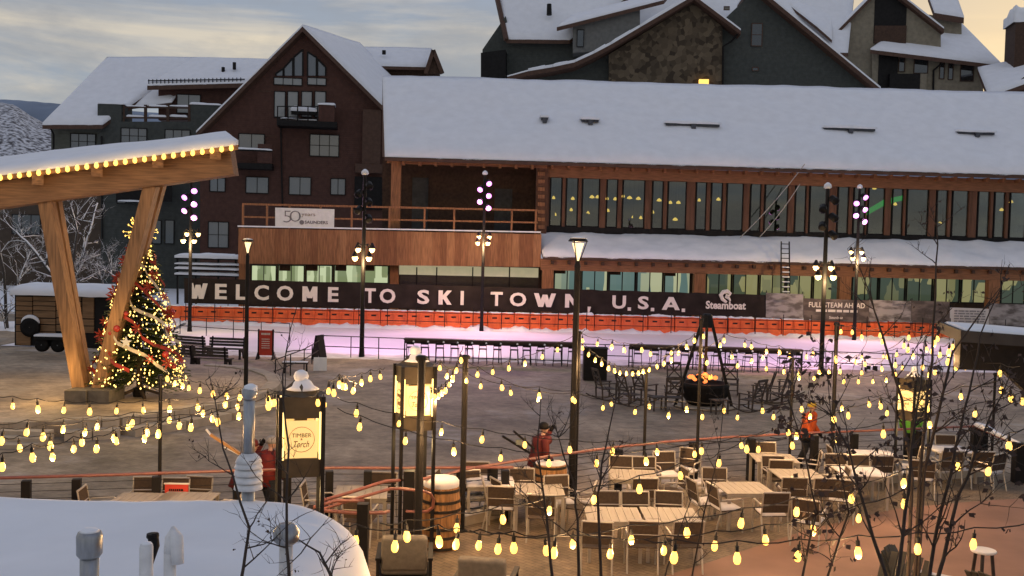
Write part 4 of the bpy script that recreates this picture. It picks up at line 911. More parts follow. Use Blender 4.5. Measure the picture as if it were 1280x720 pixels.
# ================================================================== STRING LIGHTS
CORD = mat('black_cord', (.012, .012, .012), .6)
bulb_me = MB().lathe([(.015, .0), (.026, -.025), (.039, -.065), (.037, -.10), (.024, -.125), (.005, -.133)], (0, 0, 0), 10)
sock_me = MB().lathe([(.006, .10), (.010, .06), (.022, .055), (.022, .0), (.017, -.005)], (0, 0, 0), 8)
proto = {}
def hor(x): return 310 + (x - 640) * .0244
SLAB = ['at the stone steps below the V posts', 'from the railing pole to the vent stack', 'with eight bulbs passing over the plaza below the stone steps', 'ending at the lantern behind the kiosk roof', 'with seven bulbs over the plaza above the plank table', 'drooping lowest over the plaza beside the kiosk roof', 'draped around the lantern behind the kiosk roof', 'between the two lantern heaters', 'sweeping from the lantern behind the kiosk over the long railing', 'sagging below its twin over the long railing', 'with closely spaced bulbs climbing to the pole behind the tall barrel', 'crossing the whole plaza in front of the fire pit', 'crossing in front of the rocking chairs from the barrel pole', 'rising from the barrel pole to the pole beside the street lamp', 'from the street lamp pole to the fire pit pole', 'with closely spaced bulbs sagging in front of the black cabinet', 'from the fire pit tripod along the right counter', 'sagging in front of the right counter stools', 'hanging above the person in orange', 'highest over the rink toward the dark canopy', 'zigzagging to the corner of the dark canopy', 'around the top of the small lantern heater', 'from the small lantern heater to the dark canopy', 'dipping from the tables toward the dark canopy post', 'climbing behind the person in orange', 'over the railing by the person in lime vest', 'with fifteen bulbs hanging lowest over the lounge armchairs', 'with seven bulbs over the tall barrel and paired tables', 'with ten bulbs sweeping from the armchairs to the stair rail', 'over the red path and round side table', 'with two bulbs by the stair rail']
def strand(pts, d0=None, d1=None, a=True, b=True, W=55, lab=None):
    def rule(x, y): return max(8.6, min(23.5, 1244 * 2.55 / (y - hor(x))))
    pts = sorted(pts); d0 = d0 or rule(*pts[0]); d1 = d1 or rule(*pts[-1])
    x0, x1 = pts[0][0], pts[-1][0]
    P = [D(x, y, 1 / ((1 - (x - x0) / (x1 - x0)) / d0 + (x - x0) / (x1 - x0) / d1)) + Vector((0, 0, .07)) for x, y in pts]
    r_ = empty('string_lights', P[0], 0, 'strand of warm bulbs ' + SLAB.pop(0), 'string lights', 'bulb strands over the terrace')
    o = P[0]; cord = [p_ - o + Vector((0, 0, .10)) for p_ in P]
    if a: cord = [cord[0] + (cord[0] - cord[1]) * .5] + cord
    if b: cord = cord + [cord[-1] + (cord[-1] - cord[-2]) * .5]
    fine = []
    for i in range(len(cord) - 1):
        for k in range(3):
            t_ = k / 3; fine.append(cord[i].lerp(cord[i + 1], t_) - Vector((0, 0, .035 * 4 * t_ * (1 - t_))))
    fine.append(cord[-1]); MB().tube(fine, .0065, 5, False).build('cord', CORD, r_)
    for p_ in P:
        if not proto:
            proto['b'] = bulb_me.build('bulb', BULB, r_, True); proto['s'] = sock_me.build('socket', CORD, proto['b']); proto['b'].location = p_ - o
        else:
            bb_ = inst(proto['b'], 'bulb', r_, p_ - o); inst(proto['s'], 'socket', bb_)
            s_ = random.uniform(.76, .95); bb_.scale = (s_, s_, s_); bb_.rotation_euler = (random.uniform(-.12, .12), random.uniform(-.12, .12), 0)
    k = max(1, len(P) // 4)
    for i in range(k // 1 if len(P) > 3 else 1):
        p_ = P[min(len(P) - 1, int((i + .5) * len(P) / k))] - o
        plight(r_, p_ + Vector((0, -.02, -.16)), W, (1, .57, .24), .06)
    return r_
S = strand
S([(-20, 506), (16, 509), (47, 512), (80, 514), (112, 515), (146, 515), (179, 514), (212, 512), (247, 510), (282, 506)])
S([(209, 474), (219, 480), (228, 483), (236, 486), (250, 489), (266, 493), (283, 496), (300, 498), (335, 500)], 18, 15)
S([(-12, 546), (34, 541), (79, 538), (122, 535), (166, 530), (212, 526), (254, 518), (297, 510)])
S([(3, 552), (54, 547), (107, 542), (160, 536), (224, 533), (265, 525), (299, 521), (340, 505)])
S([(24, 562), (63, 558), (102, 554), (142, 549), (184, 542), (239, 535), (272, 528)])
S([(3, 585), (40, 573), (65, 573), (92, 563), (121, 562), (145, 553), (180, 550), (198, 543)])
S([(335, 508), (343, 505), (374, 510), (382, 513), (391, 511), (399, 513), (405, 506), (411, 490), (424, 481), (432, 485), (442, 489)], 13, 16)
S([(397, 505), (417, 492), (428, 484), (452, 479), (463, 474), (475, 472)], 13, 18)
S([(446, 517), (499, 531), (552, 541), (603, 550), (656, 557), (712, 563), (766, 565), (821, 566), (868, 569), (926, 558)], 15, 15)
S([(450, 534), (507, 552), (567, 565), (626, 574), (686, 580), (746, 580), (807, 577), (877, 565), (948, 563)], 14, 14.5)
S([(539, 496), (543, 497), (548, 496), (552, 492), (557, 489), (562, 482), (566, 475), (571, 464), (576, 451)], 17, 18)
S([(541, 468), (550, 461), (559, 471), (583, 477), (601, 484), (638, 492), (674, 495), (716, 500), (754, 511), (794, 516), (836, 520), (878, 522), (922, 523), (967, 522), (1013, 521), (1041, 524)], 18, 19)
S([(597, 469), (627, 485), (673, 500), (718, 502), (764, 506), (811, 509), (858, 512), (905, 514), (953, 514), (1002, 512), (1052, 511), (1086, 506)], 18.5, 20)
S([(566, 471), (616, 466), (636, 461), (656, 455), (678, 447), (697, 438), (720, 427)], 18.2, 21.5)
S([(728, 427), (747, 431), (765, 434), (780, 438), (802, 438), (813, 443), (839, 442), (858, 434), (868, 426), (879, 421)], 21.5, 22.5)
S([(728, 436), (736, 444), (744, 451), (752, 456), (761, 461), (768, 464), (775, 467), (783, 468), (791, 468), (798, 467), (804, 465), (812, 463), (821, 459), (830, 455), (839, 449), (848, 442)], 21.5, 22.6)
S([(839, 451), (877, 446), (900, 432), (905, 426), (931, 432), (939, 434), (958, 440), (974, 441), (987, 445), (1008, 447), (1016, 443), (1045, 448)], 22.5, 23.4)
S([(884, 454), (915, 447), (940, 452), (954, 448), (980, 465), (999, 468), (1024, 466), (1036, 466), (1050, 465), (1070, 453), (1077, 448), (1104, 447), (1121, 444)], 22.5, 23.4)
S([(922, 458), (958, 462), (999, 473), (1018, 474), (1055, 478), (1073, 478), (1091, 478), (1108, 476), (1119, 469), (1128, 461)], 22.5, 22)
S([(1051, 415), (1065, 416), (1077, 422), (1100, 420), (1103, 428), (1136, 423), (1168, 430), (1191, 435), (1207, 444)], 23, 16, W=14)
S([(1045, 452), (1077, 467), (1102, 462), (1109, 447), (1130, 433), (1135, 438), (1158, 438), (1165, 440), (1172, 424), (1201, 418), (1206, 422), (1209, 424)], 23, 17, W=14)
S([(1081, 456), (1119, 457), (1141, 446), (1153, 460), (1169, 466), (1175, 445), (1186, 441), (1196, 460)], 22, 16, W=14)
S([(1100, 505), (1109, 517), (1152, 503), (1161, 470), (1185, 453), (1207, 460), (1250, 468)], 20, 15, W=14)
S([(1060, 521), (1101, 509), (1159, 512), (1201, 497), (1252, 489), (1263, 498), (1278, 503)], 18, 14, W=12)
S([(899, 580), (933, 562), (985, 542), (995, 546), (1043, 526), (1060, 520)], 13.5, 16)
S([(990, 558), (1046, 551), (1104, 543), (1162, 532), (1219, 519), (1290, 500)], 14, 14, W=25)
S([(445, 678), (494, 684), (548, 678), (571, 682), (599, 684), (642, 686), (682, 690), (716, 682), (763, 694), (830, 690), (894, 684), (956, 676), (1016, 664), (1074, 650), (1130, 631)], 9, 10.5, W=38)
S([(508, 671), (571, 662), (628, 651), (687, 640), (743, 626), (799, 612), (850, 596)], 9.6, 12)
S([(623, 688), (693, 692), (789, 677), (858, 667), (927, 655), (996, 641), (1064, 624), (1130, 605), (1197, 585), (1261, 558)], 9.2, 12)
S([(843, 698), (921, 699), (998, 697), (1072, 692), (1147, 688), (1217, 682), (1300, 672)], 8.7, 9.2)
S([(1236, 590), (1290, 565)], 12, 12.5, W=10)
def pole(x, yb, yt, label, z0=0, r=.035):
    b = G(x, yb, z0); H = 5.4 - (yt - hor(x)) * b.y / 1244 - z0
    r_ = empty('string_light_pole', b, 0, label, 'pole')
    MB().tube([(0, 0, 0), (0, 0, H)], r, 8).build('shaft', DARK, r_)
    MB().lathe([(r * 1.6, 0), (r * 1.6, .05), (r, .07)], (0, 0, H - .05), 8).build('cap', DARK, r_); MB().lathe([(.11, 0), (.11, .02), (.05, .04)], (0, 0, 0), 10).build('base_plate', DARK, r_)
pole(199, 655, 470, 'thin black string light pole at the railing near the red menu board')
pole(577, 664, 445, 'thin black string light pole right behind the tall snow topped barrel', r=.055)
pole(719, 618, 415, 'thin black string light pole close beside the flared street lamp')
pole(804, 604, 461, 'short thin string light pole at the railing behind the rocking chairs')
pole(870, 612, 399, 'thin string light pole standing in front of the fire pit tripod')
pole(1039, 592, 404, 'thin string light pole on the railing behind the person in orange', r=.05)
pole(1239, 585, 467, 'thin string light pole by the railing corner stairs')
pole(521, 742, 446, 'stout black pole standing in front of the taller lantern heater', r=.06)
pole(986, 594, 448, 'thin string light pole by the railing beside the person in orange')
# ================================================================== LANTERN HEATERS
BRZ = mat('bronze_lantern_metal', (.075, .06, .04), .45, .2, 6, metal=.4)
SGN = mat('lit_sign_face', (.8, .6, .3), .5, .02, emit=(1, .66, .22), es=.66)
TUBEL = mat('lantern_light_tube', (.9, .7, .3), .4, .02, emit=(1, .68, .24), es=1.8)
INK = mat('sign_ink', (.25, .13, .04), .7)
def lantern(base, H, rz, label, s=1.0, W=50):
    r_ = empty('lantern_heater', base, rz, label, 'lantern')
    w = .29 * s; zt = H - .30 * s; zb = zt - 1.12 * s
    for sx in (-1, 1):
        for sy in (-1, 1): MB().box((sx * w, sy * w, (zt) / 2), (.055 * s, .055 * s, zt)).build('post', DARK, r_)
    MB().box((0, 0, zt - .15 * s), (2 * w - .03, 2 * w - .03, .30 * s)).build('top_box', BRZ, r_)
    MB().box((0, 0, zb + .13 * s), (2 * w - .03, 2 * w - .03, .26 * s)).build('bottom_box', BRZ, r_)
    MB().box((0, 0, (zt + zb) / 2), (w * .6, w * .6, 1.0 * s)).build('burner_core', BRZ, r_)
    z0 = zb + .27 * s; z1 = zt - .33 * s
    for k in range(4):
        a = k * math.pi / 2
        pn = MB().bb((-w * .74, -w + .02, z0), (w * .74, -w + .035, z1)).build('sign_panel', SGN, r_); pn.rotation_euler[2] = a
        zc = (z0 + z1) / 2; rr = w * .60
        MB().tube([(rr * math.cos(t), -w + .012, zc + rr * math.sin(t)) for t in [i * 2 * math.pi / 24 for i in range(25)]], .004 * s, 4, False).build('ring', INK, pn)
        text_obj('TIMBER', -w * .46, w * .46, zc + .03 * s, zc + .085 * s, -w + .014, INK, pn, 0, .003, 'lettering')
        text_obj('&', -w * .05, w * .05, zc - .01 * s, zc + .018 * s, -w + .014, INK, pn, 0, .003, 'lettering')
        text_obj('Torch', -w * .36, w * .36, zc - .11 * s, zc - .02 * s, -w + .014, INK, pn, 0, .003, 'lettering', .4)
        for sx in (-1, 1):
            tb_ = MB().bb((sx * w * .86 - .012, -w + .0, z0 - .02), (sx * w * .86 + .012, -w + .03, z1 + .12 * s)).build('light_tube', TUBEL, r_); tb_.rotation_euler[2] = a
    MB().lathe([(w * 1.25, zt), (w * .9, zt + .05 * s), (.13 * s, zt + .16 * s), (.09 * s, zt + .2 * s)], (0, 0, 0), 4).build('cap', BRZ, r_)
    MB().lathe([(w * .82, zt + .07 * s), (w * .55, zt + .12 * s), (.12 * s, zt + .18 * s), (.08 * s, zt + .21 * s)], (.02, 0, 0), 12).build('snow_skirt', SNOW, r_, True)
    MB().lathe([(.02, zt + .16 * s), (.085 * s, zt + .19 * s), (.105 * s, zt + .25 * s), (.085 * s, zt + .31 * s), (.03, zt + .34 * s)], (0, 0, 0), 14).build('snow_ball', SNOW, r_, True)
    plight(r_, (0, 0, zb - .3), W * .6, (1, .66, .28), .15)
    return r_
b_ = G(514, 688, 0); lantern(b_, 3.60, R(20), 'taller lantern heater with four posts and snow ball top, beside the snow topped barrel', 1.0)
b_ = D(375, 560, 13.9); b_.z = 0; lantern(b_, 3.58, R(16), 'lantern heater with lit signs standing right behind the snowy kiosk roof', 1.0)
b_ = G(1138, 600, 0); lantern(b_, 2.75, R(25), 'small lantern heater seen behind bare branches near the far railing', .9, 30)
# ================================================================== RAILINGS
def railing(path, posts, label, H=1.07, ncab=7, name='cable_railing', loop=False):
    r_ = empty(name, (0, 0, 0), 0, label, 'railing')
    top = [Vector((p_.x, p_.y, p_.z + H)) for p_ in path]
    MB().tube(top, .030, 8).build('handrail', RAILC, r_)
    for k in range(ncab):
        z = .12 + (H - .24) * k / (ncab - 1); MB().tube([Vector((p_.x, p_.y, p_.z + z)) for p_ in path], .006, 4, False).build('cable', DARK, r_)
    seg = [(path[i + 1] - path[i]).length for i in range(len(path) - 1)]; tot = sum(seg)
    for f in posts:
        t = f * tot; i = 0
        while i < len(seg) - 1 and t > seg[i]: t -= seg[i]; i += 1
        P = path[i].lerp(path[i + 1], t / seg[i]); dr = path[i + 1] - path[i]
        MB().box((0, 0, (H - .06) / 2), (.15, .15, H - .06)).build('post', DARK, r_, loc=P, rz=math.atan2(dr.y, dr.x))
    return r_
def shrink(p_, k=.18): return Vector((p_.x, p_.y - k, 0))
pa = [shrink(G(x, y)) for x, y in ((-80, 670), (0, 668), (150, 662), (300, 655), (420, 650), (500, 650), (640, 648))]
railing(pa, [.02, .15, .23, .36, .50, .585, .66, .73, .82, .90, .985], 'red brown cable railing behind the plank table with the red menu board')
pb = [shrink(G(x, y), .25) for x, y in ((530, 668), (580, 650), (640, 638), (700, 627), (760, 616.5), (830, 607), (900, 600), (1000, 593), (1110, 587), (1232, 580))]
railing(pb, [.02, .12, .21, .33, .46, .56, .67, .74, .86, .985], 'long cable railing curving away behind the terrace dining tables')
# ramp handrails with the rounded end
r_ = empty('ramp_handrail', (0, 0, 0), 0, 'double red brown ramp handrail with a rounded end in front of the barrel', 'railing')
def pth(pix, d0, d1): 
    n_ = len(pix); return [D(x, y, d0 + (d1 - d0) * i / (n_ - 1)) for i, (x, y) in enumerate(pix)]
MB().tube(pth([(395, 628), (430, 618), (480, 602), (505, 599.5), (522, 601), (540, 596)], 16.4, 17.6), .03, 8).build('handrail', RAILC, r_)
MB().tube(pth([(392, 640), (440, 625), (488, 611), (500, 610.5), (530, 614), (538, 617), (542, 624), (541, 634), (535, 639), (525, 640), (508, 639)], 15.9, 16.9), .026, 8).build('lower_handrail', RAILC, r_)
MB().tube(pth([(400, 638), (440, 641), (480, 641), (486, 639)], 15.8, 16.2), .03, 8).build('side_rail', RAILC, r_)
MB().tube(pth([(392, 634), (420, 626), (455, 626)], 15.6, 16.0), .03, 8).build('side_rail', RAILC, r_)
for x, y, d, wd_ in ((454, 629, 15.2, .17), (512, 588, 17.1, .19)):
    t_ = D(x, y, d); MB().box((t_.x, t_.y, t_.z / 2), (wd_, wd_, t_.z)).build('post', DARK, r_)
# stairs rail at the right corner
r_ = empty('stair_rail', (0, 0, 0), 0, 'snow topped stair railing with dark post at the terrace corner', 'railing')
a, b = G(1218, 584), G(1272, 603)
MB().tube([a + Vector((0, 0, 1.07)), a.lerp(b, .5) + Vector((0, 0, .98)), b + Vector((0, 0, .9))], .04, 8).build('handrail', RAILC, r_)
MB().tube([a + Vector((0, 0, 1.12)), a.lerp(b, .25) + Vector((0, 0, 1.10)), a.lerp(b, .5) + Vector((0, 0, 1.03)), b + Vector((0, 0, .95))], [.07, .09, .06, .05], 8).build('snow_cap', SNOW, r_, True)
for k in range(6): z = .15 + .13 * k; MB().tube([a + Vector((0, 0, z)), b + Vector((0, 0, z))], .006, 4, False).build('cable', DARK, r_)
for P, w_, h_ in ((a, .2, 1.05), (b, .24, .98)): MB().box((P.x, P.y, h_ / 2), (w_, w_, h_)).build('post', DARK, r_)
# ================================================================== DINING FURNITURE
TNAME = ['of the paired set, nearer the tall barrel', 'of the paired set, nearer the red path', 'beside the bare lid barrel', 'in front of the street lamp railing', 'at the edge of the red path with one snowy seat', 'with two chairs facing the railing near the person in orange', 'closest to the person in orange', 'dusted with snow by the stair rail', 'dusted with snow by the small lantern heater', 'behind the kiosk, away from the red menu board', 'behind the kiosk, by the red menu board', 'behind the ramp handrail', 'dusted with snow between the two barrels', 'dusted with snow beside the person in lime vest']
CNAME = ''
def make_chair():
    r_ = empty('patio_chair', (0, 0, 0), 0, 'aluminium framed patio chair with brown sling at a terrace dining table', 'chair', 'patio chairs on the terrace')
    for s_ in (-1, 1):
        x = .265 * s_; mb = MB()
        mb.tube([(x, -.26, 0), (x, -.25, .64), (x, -.20, .665), (x, .2, .645)], .016, 6)
        mb.tube([(x * .97, .30, 0), (x * .97, .20, .42), (x * .97, .29, .90)], .016, 6); mb.build('side_frame', ALU, r_)
    MB().tube([(-.257, .29, .90), (.257, .29, .90)], .019, 6).build('back_bar', ALU, r_)
    MB().tube([(-.257, .245, .66), (.257, .245, .66)], .012, 6).build('cross_bar', ALU, r_)
    MB().slab([(-.245, -.25, .435), (.245, -.25, .435), (.245, .20, .415), (-.245, .20, .415)], (0, 0, .02)).build('seat', SLING, r_)
    MB().beam((-.25, -.255, .43), (.25, -.255, .43), .03, .03).build('seat_bar', ALU, r_)
    MB().slab([(-.245, .213, .50), (.245, .213, .50), (.245, .282, .885), (-.245, .282, .885)], (0, .012, 0)).build('backrest', SLING, r_)
    return r_
CH = make_chair(); used = [False]
def chair(x, y, rz, snow=0, lab='brown sling patio chair with snow on its seat, pulled away from any table'):
    o = CH if not used[0] else copy_tree(CH); used[0] = True
    o.location = (x, y, 0); o.rotation_euler[2] = rz; o['label'] = ' '.join(lab.split()[:16])
    if snow: MB().snow((-.23, -.25, .445), (.23, -.25, .445), (.23, .2, .435), (-.23, .2, .435), 8, 8, .07 * snow, .4, random.random() * 50, fq=3).build('snow_cap', DSNOW, o, True)
    return o
TBL = mat('grey_table_slat', (.34, .30, .24), .55, .12, 6, stretch=(3, .3, 1))
def make_table():
    r_ = empty('dining_table', (0, 0, 0), 0, 'square slatted outdoor dining table on the terrace', 'table', 'slatted tables on the terrace')
    for k in range(7): MB().bb((-.49 + k * .14, -.49, .715), (-.49 + k * .14 + .132, .49, .735)).build('slat', TBL, r_)
    for sx in (-1, 1):
        for sy in (-1, 1): MB().box((sx * .44, sy * .44, .355), (.055, .055, .71)).build('leg', ALU, r_)
    for sy in (-1, 1): MB().box((0, sy * .44, .68), (.82, .035, .06)).build('apron', ALU, r_)
    return r_
TB = make_table(); tused = [False]
def table(x, y, rz=0, sx=1, snow=0):
    o = TB if not tused[0] else copy_tree(TB); tused[0] = True
    o.location = (x, y, 0); o.rotation_euler[2] = rz; o.scale = (sx, 1, 1)
    if snow: MB().snow((-.47, -.47, .737), (.47, -.47, .737), (.47, .47, .737), (-.47, .47, .737), 12, 12, .02 * snow, .9, random.random() * 50, fq=2.5).build('snow_cap', DSNOW, o, True)
    return o
def tp_(x, yf): P = G(x, yf, .735); return P.x, P.y + .49
rn = lambda a=.12: random.uniform(-a, a)
def setset(x, yf, front=(0,), rear=(0,), left=0, right=0, rz=0, snow=0, cs=0, sx=1):
    X, Y = tp_(x, yf); nm = TNAME.pop(0); table(X, Y, rz, sx, snow)['label'] = 'square slatted dining table ' + nm
    global CNAME; CNAME = nm
    for f in rear: chair(X + f, Y + .72 + rn(.06), rn(), cs, 'brown sling patio chair with its back to the rink at the table ' + nm)
    for f in front: chair(X + f, Y - .78 + rn(.06), math.pi + rn(), cs, 'brown sling patio chair facing the rink at the table ' + nm)
    if left: chair(X - .8, Y + rn(), math.pi / 2 + rn(.25), cs, 'brown sling patio chair at the kiosk side of the table ' + nm)
    if right: chair(X + .8, Y + rn(), -math.pi / 2 + rn(.25), cs, 'brown sling patio chair at the canopy side of the table ' + nm)
setset(770, 652, (-.35, .42), (-.02, .52)); setset(843.5, 652.5, (.12,), (.1,))
setset(674, 619, (.05,), (-.3,), 1, 1, .03)
setset(795, 600, (.1,), (-.15, .38), 0, 1, -.05)
setset(937, 617, (.35,), (-.4,), 1, 0, .1, 0, 1)
setset(1005, 599, (-.35, .3), (-.25,), 0, 1, .05)
setset(975, 578, (-.1,), (.02,), 0, 1, -.03)
setset(1198, 567, (-.4, .38), (.35,), 0, 0, .06, 1)
setset(1103, 573, (-.2,), (), 1, 1, 0, 1, 1)
setset(163, 633, (-.3, .3), (-.22, .3), 1, 0); setset(221, 632, (0,), (-.1,), 0, 1)
setset(447, 623, (.1,), (.3,), 1, 0, .1, 0)
setset(612, 609, (.25,), (-.3,), 1, 0, .08, 1, 1)
setset(1085, 596, (), (-.2, .3), 0, 0, 0, 1, 1)
for x, y, rz in ((834, 618, .2), (857, 612, -.5), (1010, 680, 2.6), (905, 662, 1.8), (700, 655, .3), (635, 655, 2.0), (590, 648, .4), (1050, 650, 2.8), (1150, 622, 2.9), (1235, 612, -2.6)):
    P = G(x, y); chair(P.x, P.y, rz, 1)
# low snowy boards / ledges behind the dining tables
for i, (x0, y0, x1, y1) in enumerate(((575, 655, 640, 640), (730, 640, 820, 622), (845, 620, 895, 606), (1100, 603, 1225, 594))):
    a, b = G(x0, y0), G(x1, y1); mid = (a + b) / 2; d_ = b - a
    r_ = empty('low_ledge', mid, math.atan2(d_.y, d_.x), ('snow dusted low ledge beside the tall barrel', 'snow dusted low ledge left of the street lamp tables', 'snow dusted low ledge under the string light pole', 'long snow dusted ledge below the far corner tables')[i], 'ledge')
    L_ = min(d_.length, 3.2); MB().box((0, 0, .09), (L_, .34, .18)).build('board', STN, r_); MB().snow((-L_ / 2, -.17, .182), (L_ / 2, -.17, .182), (L_ / 2, .17, .182), (-L_ / 2, .17, .182), 24, 5, .07, .6, i, fq=1.5).build('snow_cap', DSNOW, r_, True)
# ================================================================== BARRELS
OAK = mat('barrel_oak', (.30, .15, .055), .6, .4, 5, .1, stretch=(4, 4, .4)); HOOP = mat('hoop_iron', (.04, .035, .03), .5, .3, 5, metal=.6)
def barrel(base, H, rr, snow, label):
    r_ = empty('wooden_barrel', base, .2, label, 'barrel'); ns = 22
    def rz_(z): return rr * (.84 + .16 * math.sin(math.pi * (.08 + .84 * z / H)))
    for k in range(ns):
        a0, a1 = 2 * math.pi * k / ns + .008, 2 * math.pi * (k + 1) / ns - .008; mb = MB(); vs = []
        for j in range(7):
            z = H * j / 6; r1 = rz_(z) * random.uniform(.995, 1.005)
            vs += [(r1 * math.cos(a0), r1 * math.sin(a0), z), (r1 * math.cos(a1), r1 * math.sin(a1), z), ((r1 - .03) * math.cos(a1), (r1 - .03) * math.sin(a1), z), ((r1 - .03) * math.cos(a0), (r1 - .03) * math.sin(a0), z)]
        fs = [(4 * j + e_, 4 * j + (e_ + 1) % 4, 4 * j + 4 + (e_ + 1) % 4, 4 * j + 4 + e_) for j in range(6) for e_ in range(4)] + [(3, 2, 1, 0), (24, 25, 26, 27)]
        mb.add(vs, fs).build('stave', OAK, r_)
    for z in (.04, .22, .36, .64, .78, .95):
        zz = H * z; MB().lathe([(rz_(zz) + .006, zz - .025), (rz_(zz) + .012, zz - .025), (rz_(zz) + .012, zz + .025), (rz_(zz) + .006, zz + .025)], (0, 0, 0), 24).build('hoop', HOOP, r_)
    MB().lathe([(rz_(H) - .035, H - .06), (rz_(H) - .035, H - .03)], (0, 0, 0), 20).build('lid', OAK, r_)
    if snow: MB().lathe([(rz_(H) * .9, H - .05), (rz_(H) * 1.02, H + .01), (rz_(H) * 1.02, H + snow * .6), (rz_(H) * .88, H + snow * .95), (rz_(H) * .4, H + snow)], (0, 0, 0), 20).build('snow_cap', DSNOW, r_, True)
barrel(G(550, 684), 1.12, .36, .15, 'tall oak barrel with thick snow on its lid, next to the ramp handrail')
barrel(G(687, 636), .95, .36, .03, 'oak barrel with bare lid by the flared street lamp')
# ================================================================== FIRE PIT, ROCKERS
fp = G(880, 508, PLZ)
r_ = empty('fire_pit', fp, 0, 'large black fire bowl with glowing embers under a tripod', 'fire pit')
MB().lathe([(.35, .02), (.62, .1), (.88, .45), (.92, .78), (.95, .92), (.86, .92), (.82, .8)], (0, 0, 0), 24).build('bowl', IRON, r_, True)
MB().lathe([(1.15, 0), (1.2, .05), (1.15, .08)], (0, 0, 0), 24).build('hearth_ring', STN, r_)
EMB = mat('ember', (.2, .03, .01), .9, .5, 6, emit=(1, .22, .05), es=2.0)
for k in range(22):
    a = random.uniform(0, 6.28); rr = random.uniform(0, .6); MB().lathe([(.03, -.07), (.10, -.02), (.09, .05), (.02, .09)], (rr * math.cos(a), rr * math.sin(a), .92 + .22 * (1 - rr) + random.uniform(-.04, .1)), 6).build('ember', EMB if k % 2 else IRON, r_)
for k in range(6):
    a = k * 1.05; MB().lathe([(.04, 0), (.05, .05), (.03, .12), (.01, .18)], (.25 * math.cos(a), .25 * math.sin(a), 1.05), 6).build('flame', mat('flame', (.8, .3, .05), .5, emit=(1, .35, .06), es=2.2), r_)
ap = Vector((-.03, -.2, 3.45))
for fx_, fy_ in ((-1.15, -.2), (1.0, -.3), (.25, 1.3)):
    MB().beam((fx_, fy_, 0), ap + Vector((fx_ * .12, fy_ * .1, 0)), .11, .11).build('tripod_leg', DARK, r_)
MB().lathe([(.26, -.42), (.2, .05), (.14, .1)], ap, 8).build('tripod_hood', DARK, r_); MB().tube([ap, (0, 0, 1.6)], .012, 5).build('chain', DARK, r_)
plight(r_, (0, -.1, 1.35), 45, (1, .35, .08), .2)
RK = mat('weathered_dark_wood', (.05, .04, .034), .7, .3, 6)
def make_rocker():
    r_ = empty('rocking_chair', (0, 0, 0), 0, 'dark wooden cross back rocking chair by the fire pit', 'chair', 'rocking chairs around the fire pit')
    for s_ in (-1, 1):
        x = .29 * s_
        MB().tube([(x, -.55 + k * .11, .03 + .0055 * (k - 5) ** 2) for k in range(12)], .022, 6).build('rocker', RK, r_)
        MB().beam((x, -.27, .06), (x, -.27, .64), .045, .045).build('front_leg', RK, r_); MB().beam((x, .25, .07), (x, .27, .45), .045, .045).build('rear_leg', RK, r_)
        MB().beam((x, -.34, .645), (x, .30, .62), .08, .028).build('armrest', RK, r_); MB().beam((x * .93, .24, .40), (x * .93, .47, 1.15), .05, .04).build('stile', RK, r_)
    for k in range(5): MB().box((0, -.25 + k * .115, .425), (.56, .10, .022)).build('seat_slat', RK, r_)
    for z, w_ in ((1.12, .09), (.86, .05), (.58, .06)): y = .24 + (z - .40) * .307; MB().box((0, y, z), (.52, .03, w_)).build('back_rail', RK, r_)
    for s_ in (-1, 1): MB().beam((-.24 * s_, .30, .60), (.24 * s_, .45, 1.09), .045, .02, (0, 1, 0)).build('cross_slat', RK, r_)
    MB().beam((-.29, -.27, .22), (.29, -.27, .22), .03, .03).build('stretcher', RK, r_)
    return r_
rk = make_rocker(); rk.scale = (1.08,) * 3
for i, (x, y, rz) in enumerate(((757, 500, 1.9), (787, 508, 2.1), (806, 502, 2.2), (842, 512, 3.0), (845, 492, .1), (912, 494, -.2), (938, 515, 3.9), (952, 503, 4.3), (968, 506, 4.5), (983, 497, 4.4))):
    P = G(x, y, PLZ); o = rk if i == 0 else copy_tree(rk); o.location = P; o.rotation_euler[2] = rz; o['label'] = 'dark cross back rocking chair ' + ('on the black cabinet side of the fire pit' if i < 3 else 'in front of the fire bowl, back to terrace' if i == 3 else 'with its back to the rink beside the tripod' if i < 6 else 'on the canopy side of the fire pit')
for i, (x, y) in enumerate(((822, 513), (899, 517))):
    r_ = empty('side_table', G(x, y, PLZ), .3, 'small dark low side table between rocking chairs', 'table', 'side tables at the fire pit')
    MB().box((0, 0, .5), (.62, .5, .04)).build('top', RK, r_)
    for sx in (-1, 1):
        for sy in (-1, 1): MB().box((.24 * sx, .19 * sy, .24), (.05, .05, .48)).build('leg', RK, r_)
